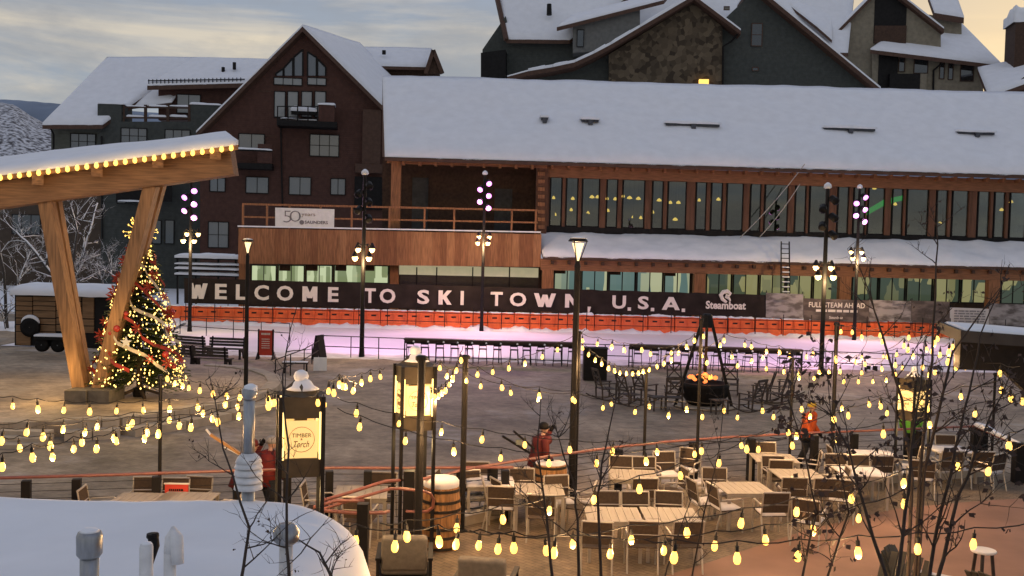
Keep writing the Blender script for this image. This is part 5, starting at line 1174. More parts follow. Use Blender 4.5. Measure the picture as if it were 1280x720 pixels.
# ================================================================== RINK BAR COUNTERS AND STOOLS
BARM = mat('bar_top_wood', (.06, .042, .035), .5, .2, 5)
def counter(x0, x1, yb0, yb1, label, H=1.12):
    a, b = G(x0, yb0, PLZ), G(x1, yb1, PLZ); d_ = b - a
    r_ = empty('bar_counter', a, math.atan2(d_.y, d_.x), label, 'bar counter'); L_ = d_.length
    MB().box((L_ / 2, 0, H), (L_, .5, .10)).build('top', BARM, r_); MB().box((L_ / 2, .14, H - .14), (L_, .06, .18)).build('apron', BARM, r_)
    for k in range(int(L_ / 1.6) + 2): MB().box((min(L_, k * 1.6), .14, H / 2 - .05), (.06, .06, H - .1)).build('leg', DARK, r_)
    MB().tube([(0, .14, .22), (L_, .14, .22)], .025, 6).build('foot_rail', DARK, r_)
    return a, b
def make_stool():
    r_ = empty('bar_stool', (0, 0, 0), 0, 'dark metal bar stool with low back lined up at the rink counter', 'stool', 'bar stools along the rink')
    for sx in (-1, 1):
        for sy in (-1, 1): MB().tube([(.22 * sx, .2 * sy, 0), (.17 * sx, .16 * sy, .74)], .017, 5).build('leg', DARK, r_)
        MB().tube([(.18 * sx, -.16, .74), (.18 * sx, -.2, 1.02)], .014, 5).build('back_post', DARK, r_)
    MB().box((0, 0, .75), (.4, .38, .04)).build('seat', DARK, r_); MB().box((0, -.2, .97), (.38, .025, .12)).build('back_slat', DARK, r_)
    for z in (.25,): 
        for sy in (-1, 1): MB().tube([(-.2, .18 * sy, z), (.2, .18 * sy, z)], .012, 5).build('footrest', DARK, r_)
    MB().lathe([(.05, 1.03), (.04, 1.09), (.01, 1.11)], (.17, -.2, 0), 6).build('snow_cap', SNOW, r_)
    return r_
stl = make_stool(); ns_ = 0
for x0, x1, y0, y1, nst, lb in ((505, 722, 451, 457, 12, 'long dark rink side bar counter behind the taller lantern'), (786, 1002, 459, 466, 11, 'dark rink side bar counter behind the fire pit and tripod')):
    a, b = counter(x0, x1, y0, y1, lb)
    for k in range(nst):
        P = a.lerp(b, (k + .5) / nst) + Vector((rn(.08), -.42 + rn(.06), 0)); o = stl if ns_ == 0 else copy_tree(stl); ns_ += 1; o.location = P; o.rotation_euler[2] = rn(.15); o['label'] = 'dark metal bar stool at the ' + ('long counter behind the taller lantern' if x0 < 600 else 'counter behind the fire pit')
# rink rails beside the counters
def piperail(pix, label, H=1.1, n_=5, z0=PLZ):
    P = [G(x, y, z0) for x, y in pix]; r_ = empty('rink_rail', (0, 0, 0), 0, label, 'railing')
    for z in (H, H * .5): MB().tube([p_ + Vector((0, 0, z)) for p_ in P], .025, 6).build('rail', DARK, r_)
    for i in range(len(P) - 1):
        for k in range(n_ + (i == len(P) - 2)): p_ = P[i].lerp(P[i + 1], k / n_); MB().tube([p_, p_ + Vector((0, 0, H))], .028, 6).build('post', DARK, r_)
piperail([(404, 446), (508, 450)], 'dark pipe rail at the rink edge left of the long counter', n_=3)
piperail([(722, 457), (790, 459)], 'short dark pipe rail in the gap between the two counters', n_=2)
piperail([(1002, 466), (1230, 474)], 'dark pipe rail at the rink edge right of the counters', n_=6)
piperail([(225, 418), (362, 428)], 'dark pipe rail behind the park benches at the rink corner', n_=4)
piperail([(344, 478), (380, 462), (399, 449)], 'dark handrail leading down from the platform to the rink', .95, 2)
# dark bin enclosure
b_ = G(743, 475, PLZ); r_ = empty('utility_box', b_, 0, 'tall black box cabinet standing between the two rink counters', 'cabinet')
MB().box((0, 0, .72), (1.05, .7, 1.4)).build('body', DARK, r_); MB().box((0, 0, 1.45), (1.12, .76, .05)).build('lid', IRON, r_); MB().box((-.2, -.36, 1.18), (.24, .02, .08)).build('slot', mat('grey_plate', (.2, .2, .2), .5), r_); MB().box((0, -.36, .65), (.95, .02, 1.1)).build('door', IRON, r_)
# benches
def make_bench():
    r_ = empty('park_bench', (0, 0, 0), 0, 'dark slatted park bench at the rink corner', 'bench', 'park benches by the rink')
    for k in range(4): MB().box((0, -.2 + k * .12, .44), (1.7, .1, .035)).build('seat_slat', RK, r_)
    for k in range(3): MB().box((0, .27 + k * .025, .58 + k * .13), (1.7, .03, .11)).build('back_slat', RK, r_)
    for s_ in (-1, 1):
        x = .74 * s_; MB().slab([(x, -.26, 0), (x, -.14, 0), (x, -.08, .3), (x, .1, .3), (x, .2, 0), (x, .34, 0), (x, .30, .42), (x, .36, .95), (x, .30, .95), (x, .22, .42), (x, -.26, .42)], (.06, 0, 0)).build('end_frame', IRON, r_)
    return r_
bch = make_bench()
for i, (x, y, rz) in enumerate(((243, 444, 2.75), (281, 448, -.12), (265, 461, 2.95), (226, 458, 2.9))):
    o = bch if i == 0 else copy_tree(bch); o.location = G(x, y, PLZ); o.rotation_euler[2] = rz; o.scale = (1.12,) * 3
# red sign board, black A board, white box, small bench
REDS = mat('red_sign_face', (.50, .05, .03), .5, .1, 3)
r_ = empty('sign_board', G(332, 449, PLZ), 0, 'upright red sign board in a black frame at the rink entrance', 'sign')
MB().box((0, 0, .82), (.66, .06, 1.25)).build('face', REDS, r_)
for s_ in (-1, 1): MB().box((.36 * s_, 0, .75), (.07, .1, 1.5)).build('frame', DARK, r_); MB().slab([(.36 * s_, -.4, 0), (.36 * s_, .4, 0), (.36 * s_, 0, .35)], (.06 * s_, 0, 0)).build('foot', DARK, r_)
text_obj('-', -.22, .22, 1.22, 1.32, -.04, LET, r_, .01, .003, 'lettering')
for k in range(5): text_obj('-', -.2, .2, .55 + .11 * k, .59 + .11 * k, -.04, LET, r_, 0, .003, 'lettering')
r_ = empty('sandwich_board', G(399, 449, PLZ), 1.2, 'narrow black folding board standing at the end of the rink rail', 'sign')
for s_ in (-1, 1): MB().slab([(-.32, .26 * s_, 0), (.32, .26 * s_, 0), (.32, .03 * s_, 1.2), (-.32, .03 * s_, 1.2)], (0, .03, 0)).build('panel', DARK, r_)
MB().box((0, 0, 1.2), (.66, .1, .05)).build('hinge', DARK, r_)
r_ = empty('white_board', G(400, 464, PLZ), .15, 'small white board leaning by the low bench', 'board'); MB().slab([(-.3, 0, .02), (.3, 0, .02), (.3, .2, .6), (-.3, .2, .6)], (0, .03, .01)).build('face', WHT, r_); MB().beam((0, .2, .5), (0, .4, .02), .03, .03).build('prop', DARK, r_)
r_ = empty('low_bench', G(369, 466, PLZ), .1, 'low dark backless bench beside the white board', 'bench')
MB().box((0, 0, .45), (1.15, .4, .06)).build('seat', RK, r_)
for s_ in (-1, 1): MB().slab([(.48 * s_, -.22, 0), (.48 * s_, -.1, 0), (.48 * s_, 0, .3), (.48 * s_, .1, 0), (.48 * s_, .22, 0), (.48 * s_, .14, .42), (.48 * s_, -.14, .42)], (.05, 0, 0)).build('leg', IRON, r_)
MB().snow((-.55, -.19, .482), (.55, -.19, .482), (.55, .19, .482), (-.55, .19, .482), 10, 4, .05, .5, 3, fq=2).build('snow_cap', SNOW, r_, True)
# red menu board on the terrace
P = G(227, 657); r_ = empty('menu_board', (P.x, P.y - .3, 0), .05, 'red menu board on a stand behind the plank table', 'sign'); MB().box((0, 0, .70), (.42, .04, .34)).build('face', REDS, r_)
for s_ in (-1, 1): MB().box((.2 * s_, .03, .36), (.04, .04, .72)).build('leg', DARK, r_)
MB().box((0, -.005, .875), (.46, .05, .02)).build('frame', LET, r_)
for k in range(3): text_obj('-', -.13, .13, .58 + .08 * k, .62 + .08 * k, -.025, DARK, r_, 0, .002, 'lettering')
# ladder leaning on the awning
la, lb = p(982.5, 378, -5.6), p(981.5, 302, -3.6)
r_ = froot('ladder', FM, 'dark ladder leaning against the snowy awning roof', 'ladder')
for s_ in (-1, 1): MB().beam(la + Vector((.34 * s_, 0, -1.2)), lb + Vector((.30 * s_, 0, 0)), .09, .09).build('rail', DARK, r_)
for k in range(13): t_ = la.lerp(lb, k / 12.5) ; MB().beam(t_ - Vector((.33, 0, 0)), t_ + Vector((.33, 0, 0)), .07, .06).build('rung', DARK, r_); 
for k in range(1, 8): t_ = la.lerp(lb, k / 12.5); MB().box(t_ + Vector((0, -.02, .06)), (.5, .12, .07)).build('snow_cap', SNOW, r_)
# ================================================================== LOUNGE SEATS AT THE BOTTOM
CUSH = mat('grey_brown_cushion', (.16, .14, .11), .9, .15, 12, .1)
def lounge(base, rz, label):
    r_ = empty('lounge_armchair', base, rz, label, 'armchair')
    for s_ in (-1, 1):
        x = .40 * s_
        MB().beam((x, -.38, .0), (x, -.38, .62), .05, .05).build('leg', DARK, r_); MB().beam((x, .36, 0), (x, .36, .60), .05, .05).build('leg', DARK, r_)
        MB().box((x, 0, .62), (.075, .84, .035)).build('armrest', DARK, r_); MB().box((x, 0, .3), (.03, .7, .05)).build('side_rail', DARK, r_)
    MB().box((0, -.02, .3), (.76, .74, .06)).build('seat_frame', DARK, r_)
    def cush(c, d_, nm, M=None):
        o = MB().box((0, 0, 0), d_).build(nm, CUSH, r_, True); o.location = c
        if M: o.rotation_euler = M
        bv = o.modifiers.new('round', 'BEVEL'); bv.width = .05; bv.segments = 3; return o
    cush((0, -.03, .41), (.70, .68, .16), 'seat_cushion'); cush((0, .33, .70), (.70, .16, .55), 'back_cushion', (R(-10), 0, 0))
    MB().snow((-.33, -.34, .49), (.33, -.34, .49), (.33, .22, .49), (-.33, .22, .49), 8, 8, .05, .5, 5, fq=3).build('snow_cap', DSNOW, r_, True)
    return r_
b_ = D(506, 700, 15.4); b_.z = 0; lounge((b_.x, b_.y, 0), math.pi + .08, 'black framed lounge armchair with grey cushions below the taller lantern')
b_ = D(608, 700, 14.4); b_.z = 0; lounge((b_.x, b_.y, 0), math.pi - .15, 'black framed lounge armchair in front of the tall oak barrel')
def adirondack(base, rz, label):
    r_ = empty('adirondack_chair', base, rz, label, 'chair'); m_ = mat('dark_olive_slat', (.045, .040, .028), .6, .2, 8)
    for k in range(6): MB().beam((-.29 + .116 * k, .28, .30), (-.31 + .124 * k, .68, 1.02 - .03 * abs(k - 2.5)), .105, .022, (0, 1, 0)).build('back_slat', m_, r_)
    for k in range(5): MB().box((0, -.38 + k * .14, .42 - k * .035), (.58, .12, .025)).build('seat_slat', m_, r_)
    for s_ in (-1, 1):
        x = .34 * s_; MB().box((x, -.02, .60), (.13, .80, .028)).build('armrest', m_, r_); MB().box((x, -.36, .29), (.05, .11, .58)).build('front_leg', m_, r_); MB().beam((x, .30, .58), (x, .46, .0), .05, .1).build('rear_leg', m_, r_)
        MB().snow((x - .05, -.4, .615), (x + .05, -.4, .615), (x + .05, .34, .615), (x - .05, .34, .615), 3, 8, .03, .4, 2, fq=3).build('snow_cap', DSNOW, r_, True)
    for k in range(3): MB().snow((-.26, -.43 + k * .14, .435 - k * .035), (.26, -.43 + k * .14, .435 - k * .035), (.26, -.34 + k * .14, .435 - k * .035), (-.26, -.34 + k * .14, .435 - k * .035), 6, 2, .03, .4, k, fq=3).build('snow_cap', DSNOW, r_, True)
b_ = D(1165, 728, 14.6); adirondack((b_.x, b_.y, 0), .9, 'olive wooden adirondack chair beside the round side table')
b_ = D(1110, 735, 14.2); adirondack((b_.x, b_.y, 0), -.75, 'olive wooden adirondack chair turned away behind the bare shrub')
b_ = D(1277, 728, 14.0); adirondack((b_.x, b_.y, 0), 1.9, 'dark adirondack chair near the stone planter at the frame edge')
b_ = G(1228, 722); r_ = empty('round_table', b_, 0, 'small round pale side table beside the olive adirondack chair', 'table')
MB().lathe([(.20, .44), (.21, .46), (.20, .48)], (0, 0, 0), 20).build('top', WHT, r_)
for k in range(3): a = k * 2.09; MB().beam((.14 * math.cos(a), .14 * math.sin(a), .44), (.19 * math.cos(a), .19 * math.sin(a), 0), .05, .03).build('leg', RK, r_)
b_ = D(1262, 724, 11.5); r_ = empty('stone_planter', (b_.x, b_.y, 0), .2, 'low square stone planter filled with gravel at the path edge', 'planter')
for sx, sy, w_, l_ in ((0, -.4, .9, .1), (0, .4, .9, .1), (-.4, 0, .1, .7), (.4, 0, .1, .7)): MB().box((sx, sy, .5), (w_, l_, 1.0)).build('side_panel', STN, r_)
MB().box((0, 0, .9), (.68, .68, .06)).build('gravel', mat('dark_gravel', (.12, .11, .1), .9, .6, 40, 1), r_)
# ================================================================== PEOPLE
SKIN = mat('skin', (.45, .27, .2), .6, .05)
def skinmesh(name, verts, edges, radii, m, parent, sub=1, root=0):
    me = bpy.data.meshes.new(name); me.from_pydata(verts, edges, []); me.materials.append(m)
    o = bpy.data.objects.new(name, me); link(o, parent)
    sk = o.modifiers.new('skin', 'SKIN'); sk.use_smooth_shade = True
    lay = me.skin_vertices[0] if me.skin_vertices else None
    if lay is None:
        a = me.attributes.new('skin', 'FLOAT', 'POINT') if False else None
    for i, r in enumerate(radii):
        v = lay.data[i]; v.radius = (r, r) if not hasattr(r, '__len__') else r; v.use_root = (i == root)
    sb_ = o.modifiers.new('sub', 'SUBSURF'); sb_.levels = sub; sb_.render_levels = sub
    return o
def limb(parent, name, pts, rad, m, seg=9): return MB().tube(pts, rad, seg).build(name, m, parent, True)
def person(base, rz, label, jacket, trouser, hat, lean=0, armL=None, armR=None, hatm='helmet', H=1.0):
    r_ = empty('person', base, rz, label, 'person'); r_.scale = (H, H, H)
    ld = Vector((0, -lean, 0)); hip = Vector((0, 0, .95)); ch = hip + Vector((0, -lean * .8, .38)); nk = hip + Vector((0, -lean * 1.1, .56)); hd = nk + Vector((0, -.04, .14))
    aL = armL or [(.21, -.02, .0), (.27, -.03, -.28), (.25, -.2, -.5)]; aR = armR or [(-.21, -.02, 0), (-.27, -.03, -.28), (-.25, -.2, -.5)]
    shc = ch + Vector((0, 0, .13))
    AL = [shc + Vector(v) for v in aL]; AR = [shc + Vector(v) for v in aR]
    fL, fR = [Vector((.10, -.16, .5)), Vector((.10, -.10, .08)), Vector((.11, -.24, .04))], [Vector((-.10, .02, .5)), Vector((-.10, .2, .1)), Vector((-.11, .08, .04))]
    # one continuous body
    bm_ = MB(); V = [hip, hip + Vector((0, -lean * .3, .16)), ch, shc, nk, hd]
    bm_.tube(V, [.13, .12, .14, .13, .05, .06], 10)
    bm_.lathe([(.02, -.13), (.06, -.11), (.085, -.03), (.095, .03), (.085, .09), (.03, .13)], hd + Vector((0, -.01, .06)), 12)
    bm_.tube([hd + Vector((0, -.09, .07)), hd + Vector((0, -.125, .04)), hd + Vector((0, -.09, .03))], [.012, .02, .012], 6)
    for A in (AL, AR): bm_.tube([shc] + A, [.07, .055, .045, .035], 8)
    for f in (fL, fR): bm_.tube([hip + Vector((f[0].x, 0, 0)), f[0], f[1], f[2]], [.09, .065, .045, .04], 8)
    bd = bm_.build('body', SKIN, r_, True)
    for s_ in (-1, 1): MB().lathe([(.003, -.012), (.012, 0), (.003, .012)], hd + Vector((.034 * s_, -.10, .085)), 6).build('eye', DARK, r_)
    MB().box(hd + Vector((0, -.095, .0)), (.05, .012, .012)).build('mouth', mat('lip', (.3, .12, .1), .6), r_)
    jm = MB(); jm.tube([hip - Vector((0, 0, .12)), hip + Vector((0, -lean * .3, .14)), ch, shc + Vector((0, 0, .02)), nk - Vector((0, 0, .02)), nk + Vector((0, 0, .05))], [.19, .18, .205, .19, .10, .075], 14)
    for A in (AL, AR): jm.tube([shc + Vector((A[0].x * .4, A[0].y, 0)), A[0], A[1], A[2]], [.12, .10, .08, .06], 10)
    jm.build('jacket', jacket, r_, True)
    tm = MB()
    for f in (fL, fR): tm.tube([hip + Vector((f[0].x * .9, 0, .02)), f[0], f[1] + Vector((0, 0, .03))], [.125, .095, .085], 10)
    tm.build('trousers', trouser, r_, True)
    for f in (fL, fR): MB().tube([f[1] + Vector((0, .05, .04)), f[1] + Vector((0, 0, -.01)), f[2] + Vector((0, -.02, 0))], [.075, .075, .05], 8).build('boot', IRON, r_, True)
    for A, s_ in ((AL, 1), (AR, -1)):
        g = MB(); d_ = (A[2] - A[1]).normalized(); sd_ = d_.orthogonal().normalized(); w0 = A[2]
        g.tube([w0, w0 + d_ * .05, w0 + d_ * .10], [.04, .05, .042], 8)
        for k in range(4): b2 = w0 + d_ * .09 + sd_ * (k - 1.5) * .024; g.tube([b2, b2 + d_ * .045, b2 + d_ * .07 + sd_.cross(d_) * .02], [.014, .013, .010], 6)
        g.tube([w0 + d_ * .04 + sd_ * .045, w0 + d_ * .07 + sd_ * .075, w0 + d_ * .10 + sd_ * .08], [.015, .014, .011], 6); g.build('glove', IRON, r_, True)
    c = hd + Vector((0, .01, .08))
    MB().lathe([(.118, -.02), (.125, .03), (.11, .09), (.06, .13), (.01, .14)], c, 14).build(hatm, hat, r_, True)
    if hatm == 'helmet': MB().tube([c + Vector((.118 * math.cos(t), .118 * math.sin(t), .02)) for t in [R(200 + 14 * k) for k in range(11)]], .024, 6).build('goggles', DARK, r_, True)
    return r_, shc
RJ = mat('red_jacket', (.15, .016, .013), .7, .2, 6); RJ2 = mat('dark_red_jacket', (.11, .016, .014), .7, .2, 6); OJ = mat('orange_jacket', (.60, .10, .02), .7, .15, 6); BT_ = mat('black_trousers', (.014, .014, .015), .8, .2, 6)
def at(x, d): b = D(x, 600, d); return (b.x, b.y, PLZ)
person(at(335, 20.4), 2.6, 'person in red jacket and black trousers walking behind the tall vent stack', RJ, BT_, mat('grey_helmet', (.25, .24, .23), .5), .05, H=.99)
o, shc = person(at(296, 20.2), 2.2, 'person in dark red jacket bending over with skis on the shoulder', RJ2, BT_, RJ2, .28, [(.2, -.1, .0), (.26, -.3, .05), (.14, -.36, .22)], None, 'beanie', .96)
SKI = mat('tan_ski', (.5, .26, .09), .5, .15, 4)
for k, (xa, ya, xb, yb, m_) in enumerate(((263, 543, 300, 567, SKI), (280, 559, 302, 570, WHT))):
    a, b = D(xa, ya, 20.0), D(xb, yb, 20.1); r_ = empty('ski', a, 0, ('tan ski carried over the shoulder of the bending person', 'pale ski pole carried by the bending person')[k], ('ski', 'ski pole')[k])
    v = b - a; n_ = v.normalized()
    if k == 0: MB().beam((0, 0, 0), v, .09, .05).build('board', m_, r_); MB().beam(-n_ * .1 + Vector((0, 0, .05)), (0, 0, 0), .08, .03).build('tip', WHT, r_)
    else: MB().tube([(0, 0, 0), v], .012, 6).build('shaft', m_, r_); MB().tube([v * .1, v * .14], .035, 8).build('basket', DARK, r_)
o, shc = person(at(668, 22.8), 2.0, 'person in dark red jacket and black helmet carrying dark skis behind the bare lid barrel', RJ2, BT_, IRON, .16, [(.2, -.08, .0), (.26, -.26, -.02), (.16, -.34, .16)], None, 'helmet', .99)
a, b = D(628, 545, 22.5), D(662, 566, 22.6); r_ = empty('ski', a, 0, 'dark skis on the shoulder of the person in black helmet', 'ski'); v = b - a
MB().beam((0, 0, 0), v, .1, .05).build('board', DARK, r_); MB().beam((.25, 0, .12), v + Vector((.1, 0, .1)), .1, .05).build('board', DARK, r_); MB().box(v * .6 + Vector((0, 0, .1)), (.14, .12, .12)).build('binding', mat('grey_binding', (.2, .22, .18), .5), r_)
o, shc = person(at(1007, 27.2), 1.0, 'person in orange jacket and yellow hat behind the railing', OJ, BT_, mat('yellow_knit_hat', (.55, .38, .05), .8, .2, 30), .06, None, None, 'hat', 1.0)
r_ = MB().tube([(0, 0, 0), (.1, -.02, .1), (.22, 0, .04), (.32, .02, -.04)], [.05, .07, .06, .02], 8).build('bag', DARK, None, True); r_.location = (at(1007, 26.9)[0] - .18, 26.85, .35); tag(r_, 'black shoulder bag hanging at the side of the person in orange', 'bag')
person(at(1136, 28.6), 2.8, 'person in lime green vest behind the small lantern heater', mat('lime_vest', (.18, .55, .05), .6, .1), BT_, IRON, .04, None, None, 'beanie', .97)
# ================================================================== FOREGROUND KIOSK ROOF WITH PIPES
kx0, kx1, ky0, ky1, kz = -9.5, -1.25, 4.2, 9.35, 2.55
kk = empty('snowy_kiosk', (0, 0, 0), 0, 'small kiosk whose flat roof is deep in rounded snow', 'kiosk')
def kpoly(i_): return [(kx0 + i_, ky0 - .2 + i_), (kx1 - i_, ky0 - .2 + i_), (kx1 - i_, ky1 - 1.25), (kx1 - .35 - i_, ky1 - .55 - i_ * .5), (kx1 - 1.25, ky1 - i_), (kx0 + i_, ky1 - i_)]
MB().slab([(x, y, 0) for x, y in kpoly(.25)], (0, 0, kz - .2)).build('wall', BRN, kk); MB().slab([(x, y, kz - .2) for x, y in kpoly(.06)], (0, 0, .19)).build('roof', DKW, kk)
nx, ny = 110, 80; vs = []
for j in range(ny + 1):
    for i in range(nx + 1):
        x = kx0 + (kx1 + .08 - kx0) * i / nx; y = ky0 - .2 + (ky1 + .06 - ky0 + .2) * j / ny
        e1 = kx1 + .08 - x; e2 = ky1 + .06 - y; rr = .55
        def rd(e_): return 1 if e_ > rr else math.sqrt(max(0, 1 - (1 - max(0, e_) / rr) ** 2))
        cd_ = 1.0
        if e1 < 1.1 and e2 < 1.1: ee = 1.1 - math.hypot(1.1 - e1, 1.1 - e2); e1, e2 = min(e1, ee), min(e2, ee)
        h = .46 * min(rd(e1), rd(e2)) * cd_
        h += .10 * noise.noise(Vector((x * .7, y * .7, 0))) * max(0, min(1, e1, e2 * 1.2)) - .20 * math.exp(-((x + 4.6) ** 2 / .5 + (y - 7.4) ** 2 / 1.2)) + .05 * min(1, e2) + .012 * noise.noise(Vector((x * 4, y * 4, 2)))
        vs.append((x, y, kz + h if min(e1, e2) > 0 else kz - .16))
W_ = nx + 1; MB().add(vs, [f for f in [(j * W_ + i, j * W_ + i + 1, (j + 1) * W_ + i + 1, (j + 1) * W_ + i) for j in range(ny) for i in range(nx)] if max(vs[v_][2] for v_ in f) > kz - .1]).build('snow_blanket', SNOW, kk, True)
GALV = mat('galvanised_steel', (.30, .31, .32), .35, .35, 14, metal=.8, stretch=(1, 1, .3)); PVC = mat('frosted_pvc', (.66, .66, .66), .7, .1, 15, .2)
def top_at(x, y, d): return D(x, y, d)
def pipe(name, x, yt, d, prof, m, label, seg=16, z0=2.6):
    t_ = D(x, yt, d); r_ = empty(name, (t_.x, t_.y, z0), 0, label, 'pipe'); return r_, t_.z - z0
r_, H = pipe('vent_pipe', 112, 664, 6.0, 0, GALV, 'galvanised round vent pipe with cap on the kiosk roof')
MB().lathe([(.055, 0), (.055, H - .14)], (0, 0, 0), 16).build('shaft', GALV, r_, True); MB().lathe([(.06, H - .16), (.075, H - .14), (.077, H - .03), (.068, H - .005), (.04, H)], (0, 0, 0), 18).build('cap', GALV, r_, True); MB().lathe([(.06, H - .002), (.045, H + .012), (.01, H + .016)], (0, 0, 0), 12).build('snow_cap', SNOW, r_, True)
r_, H = pipe('vent_pipe', 183, 680, 5.9, 0, PVC, 'short white frosted pipe on the kiosk roof beside the black vent'); MB().lathe([(.040, 0), (.040, H - .02), (.036, H)], (0, 0, 0), 14).build('shaft', PVC, r_, True); MB().lathe([(.034, H), (.03, H + .008), (.005, H + .012)], (0, 0, 0), 12).build('snow_cap', SNOW, r_, True)
r_, H = pipe('vent_pipe', 217, 662, 5.9, 0, PVC, 'white frosted pipe with hooded elbow on the kiosk roof'); MB().lathe([(.036, 0), (.036, H - .1)], (-.02, 0, 0), 14).build('shaft', PVC, r_, True); MB().tube([(-.02, 0, H - .14), (-.012, 0, H - .05), (.0, 0, H - .01), (.02, -.01, H - .04), (.034, -.02, H - .2)], [.037, .038, .032, .04, .036], 12).build('elbow', PVC, r_, True)
r_, H = pipe('vent_pipe', 191, 667, 6.6, 0, IRON, 'short black pipe leaning in the kiosk roof snow'); MB().tube([(-.03, 0, H - .25), (.01, 0, H - .08), (.0, 0, H)], [.02, .036, .036], 12).build('shaft', IRON, r_, True); MB().lathe([(.037, H - .03), (.042, H - .02), (.04, H)], (0, 0, 0), 12).build('rim', IRON, r_)
r_, H = pipe('vent_stack', 312, 488, 8.9, 0, GALV, 'tall galvanised vent stack with louvred frosted cowl on the kiosk')
zc = 5.4 - (600 - 302) * 8.9 / 1244 - 2.6
MB().lathe([(.06, 0), (.06, zc)], (0, 0, 0), 14).build('lower_shaft', GALV, r_, True); MB().lathe([(.054, zc + .1), (.052, H)], (0, 0, 0), 14).build('upper_shaft', GALV, r_, True)
for k in range(4): MB().lathe([(.09, zc - .10 + k * .065), (.128, zc - .095 + k * .065), (.120 - .012 * (k == 3), zc - .048 + k * .065), (.08, zc - .04 + k * .065)], (0, 0, 0), 20).build('louvre', PVC, r_, True)
MB().lathe([(.12, zc + .15), (.10, zc + .19), (.058, zc + .23)], (0, 0, 0), 16).build('cowl_top', PVC, r_, True)
MB().lathe([(.06, H - .08), (.07, H - .05), (.07, H + .01), (.04, H + .03)], (0, 0, 0), 14).build('collar', GALV, r_, True); MB().lathe([(.064, H + .0), (.06, H + .04), (.02, H + .06)], (.01, 0, 0), 12).build('snow_cap', SNOW, r_, True)
r_, H = pipe('vent_pipe', 358, 655, 6.6, 0, PVC, 'frosted pipe with round snowy cap near the right kiosk edge'); MB().lathe([(.05, 0), (.045, H - .1)], (0, 0, 0), 14).build('shaft', PVC, r_, True); MB().lathe([(.05, H - .14), (.085, H - .11), (.09, H - .05), (.05, H)], (0, 0, 0), 14).build('cap', GALV, r_, True)
# ================================================================== DARK CANOPY CORNER AT THE RIGHT
FC = Frame(D(1240, 440, 15.5), R(-14)); q = FC.p
cn = froot('canopy', FC, 'dark timber canopy corner jutting in at the right', 'canopy')
cpost = q(1345, 470, .6)
MB().slab([q(1201, 427, 0), q(1199, 462, 0), q(1255, 464, 0), q(1285, 492, 0), q(1420, 492, 0), q(1420, 440, 0)], (0, .5, 0)).build('fascia', IRON, cn)
MB().slab([q(1201, 413, -.25), q(1420, 430, -.25), q(1420, 443, -.25), q(1201, 427.5, -.25)], (0, 2.2, 0)).build('roof_edge', mat('dark_slate', (.028, .028, .03), .7, .2, 4), cn)
MB().snow(q(1206, 413, -.2), q(1420, 430, -.2), q(1420, 430, -.2) + Vector((0, 1.9, 0)), q(1206, 413, -.2) + Vector((0, 1.9, 0)), 30, 5, .03, .9, 91).build('snow_blanket', SNOW, cn, True)
MB().bb((cpost.x - .12, .3, 0), (cpost.x + .12, .54, cpost.z)).build('post', IRON, cn)
# ================================================================== SNOW LADEN CART BY THE LODGE
FP = Frame(D(258, 345, 84), 0); q = FP.p
pg = froot('snowy_rack', FP, 'dark outdoor rack with snow piled on its shelves behind the banner', 'rack')
for x in (222, 245, 273, 295): MB().beam(q(x, 318, 0), q(x, 380, 0), .14, .14).build('post', DARK, pg)
for y, h in ((323, 6), (331, 3), (337, 4), (344, 4)):
    pbox(pg, FP, 219, y, 299, y + 1.6, -.4, 1.2, DARK, 'shelf'); snowbox(pg, FP, 218, y - h, 299, y, -.5, 1.4, y)
# ================================================================== BARE TREES AND SHRUBS
BARK = mat('dark_twig_bark', (.045, .034, .028), .9, .3, 8); LEAF = mat('dry_brown_leaf', (.06, .035, .025), .8, .5, 5)
def grow(mb, p0, v, ln, r, lev, rg, leaves, snow=None, curl=.25):
    n_ = 5; pts = [p0]; d_ = v.normalized()
    for i in range(n_):
        d_ = (d_ + Vector((rg.gauss(0, curl), rg.gauss(0, curl), rg.gauss(.06, curl * .7))) * .5).normalized(); pts.append(pts[-1] + d_ * ln / n_)
    mb.tube(pts, [r * (1 - .75 * i / n_) for i in range(n_ + 1)], 5, False)
    if snow is not None:
        for i in range(n_):
            if rg.random() < .75: snow.tube([pts[i] + Vector((0, 0, r * .9)), pts[i + 1] + Vector((0, 0, r * .8))], r * (1.05 - .7 * i / n_), 4, False)
    if lev > 0:
        for k in range(rg.randint(2, 4)):
            i = rg.randint(1, n_); s_ = Vector((rg.gauss(0, 1), rg.gauss(0, 1), rg.gauss(.35, .7))).normalized()
            grow(mb, pts[i], d_ * .55 + s_ * .8, ln * rg.uniform(.45, .7), r * .55, lev - 1, rg, leaves, snow, curl)
    elif leaves is not None: leaves.append((pts[-1], d_))
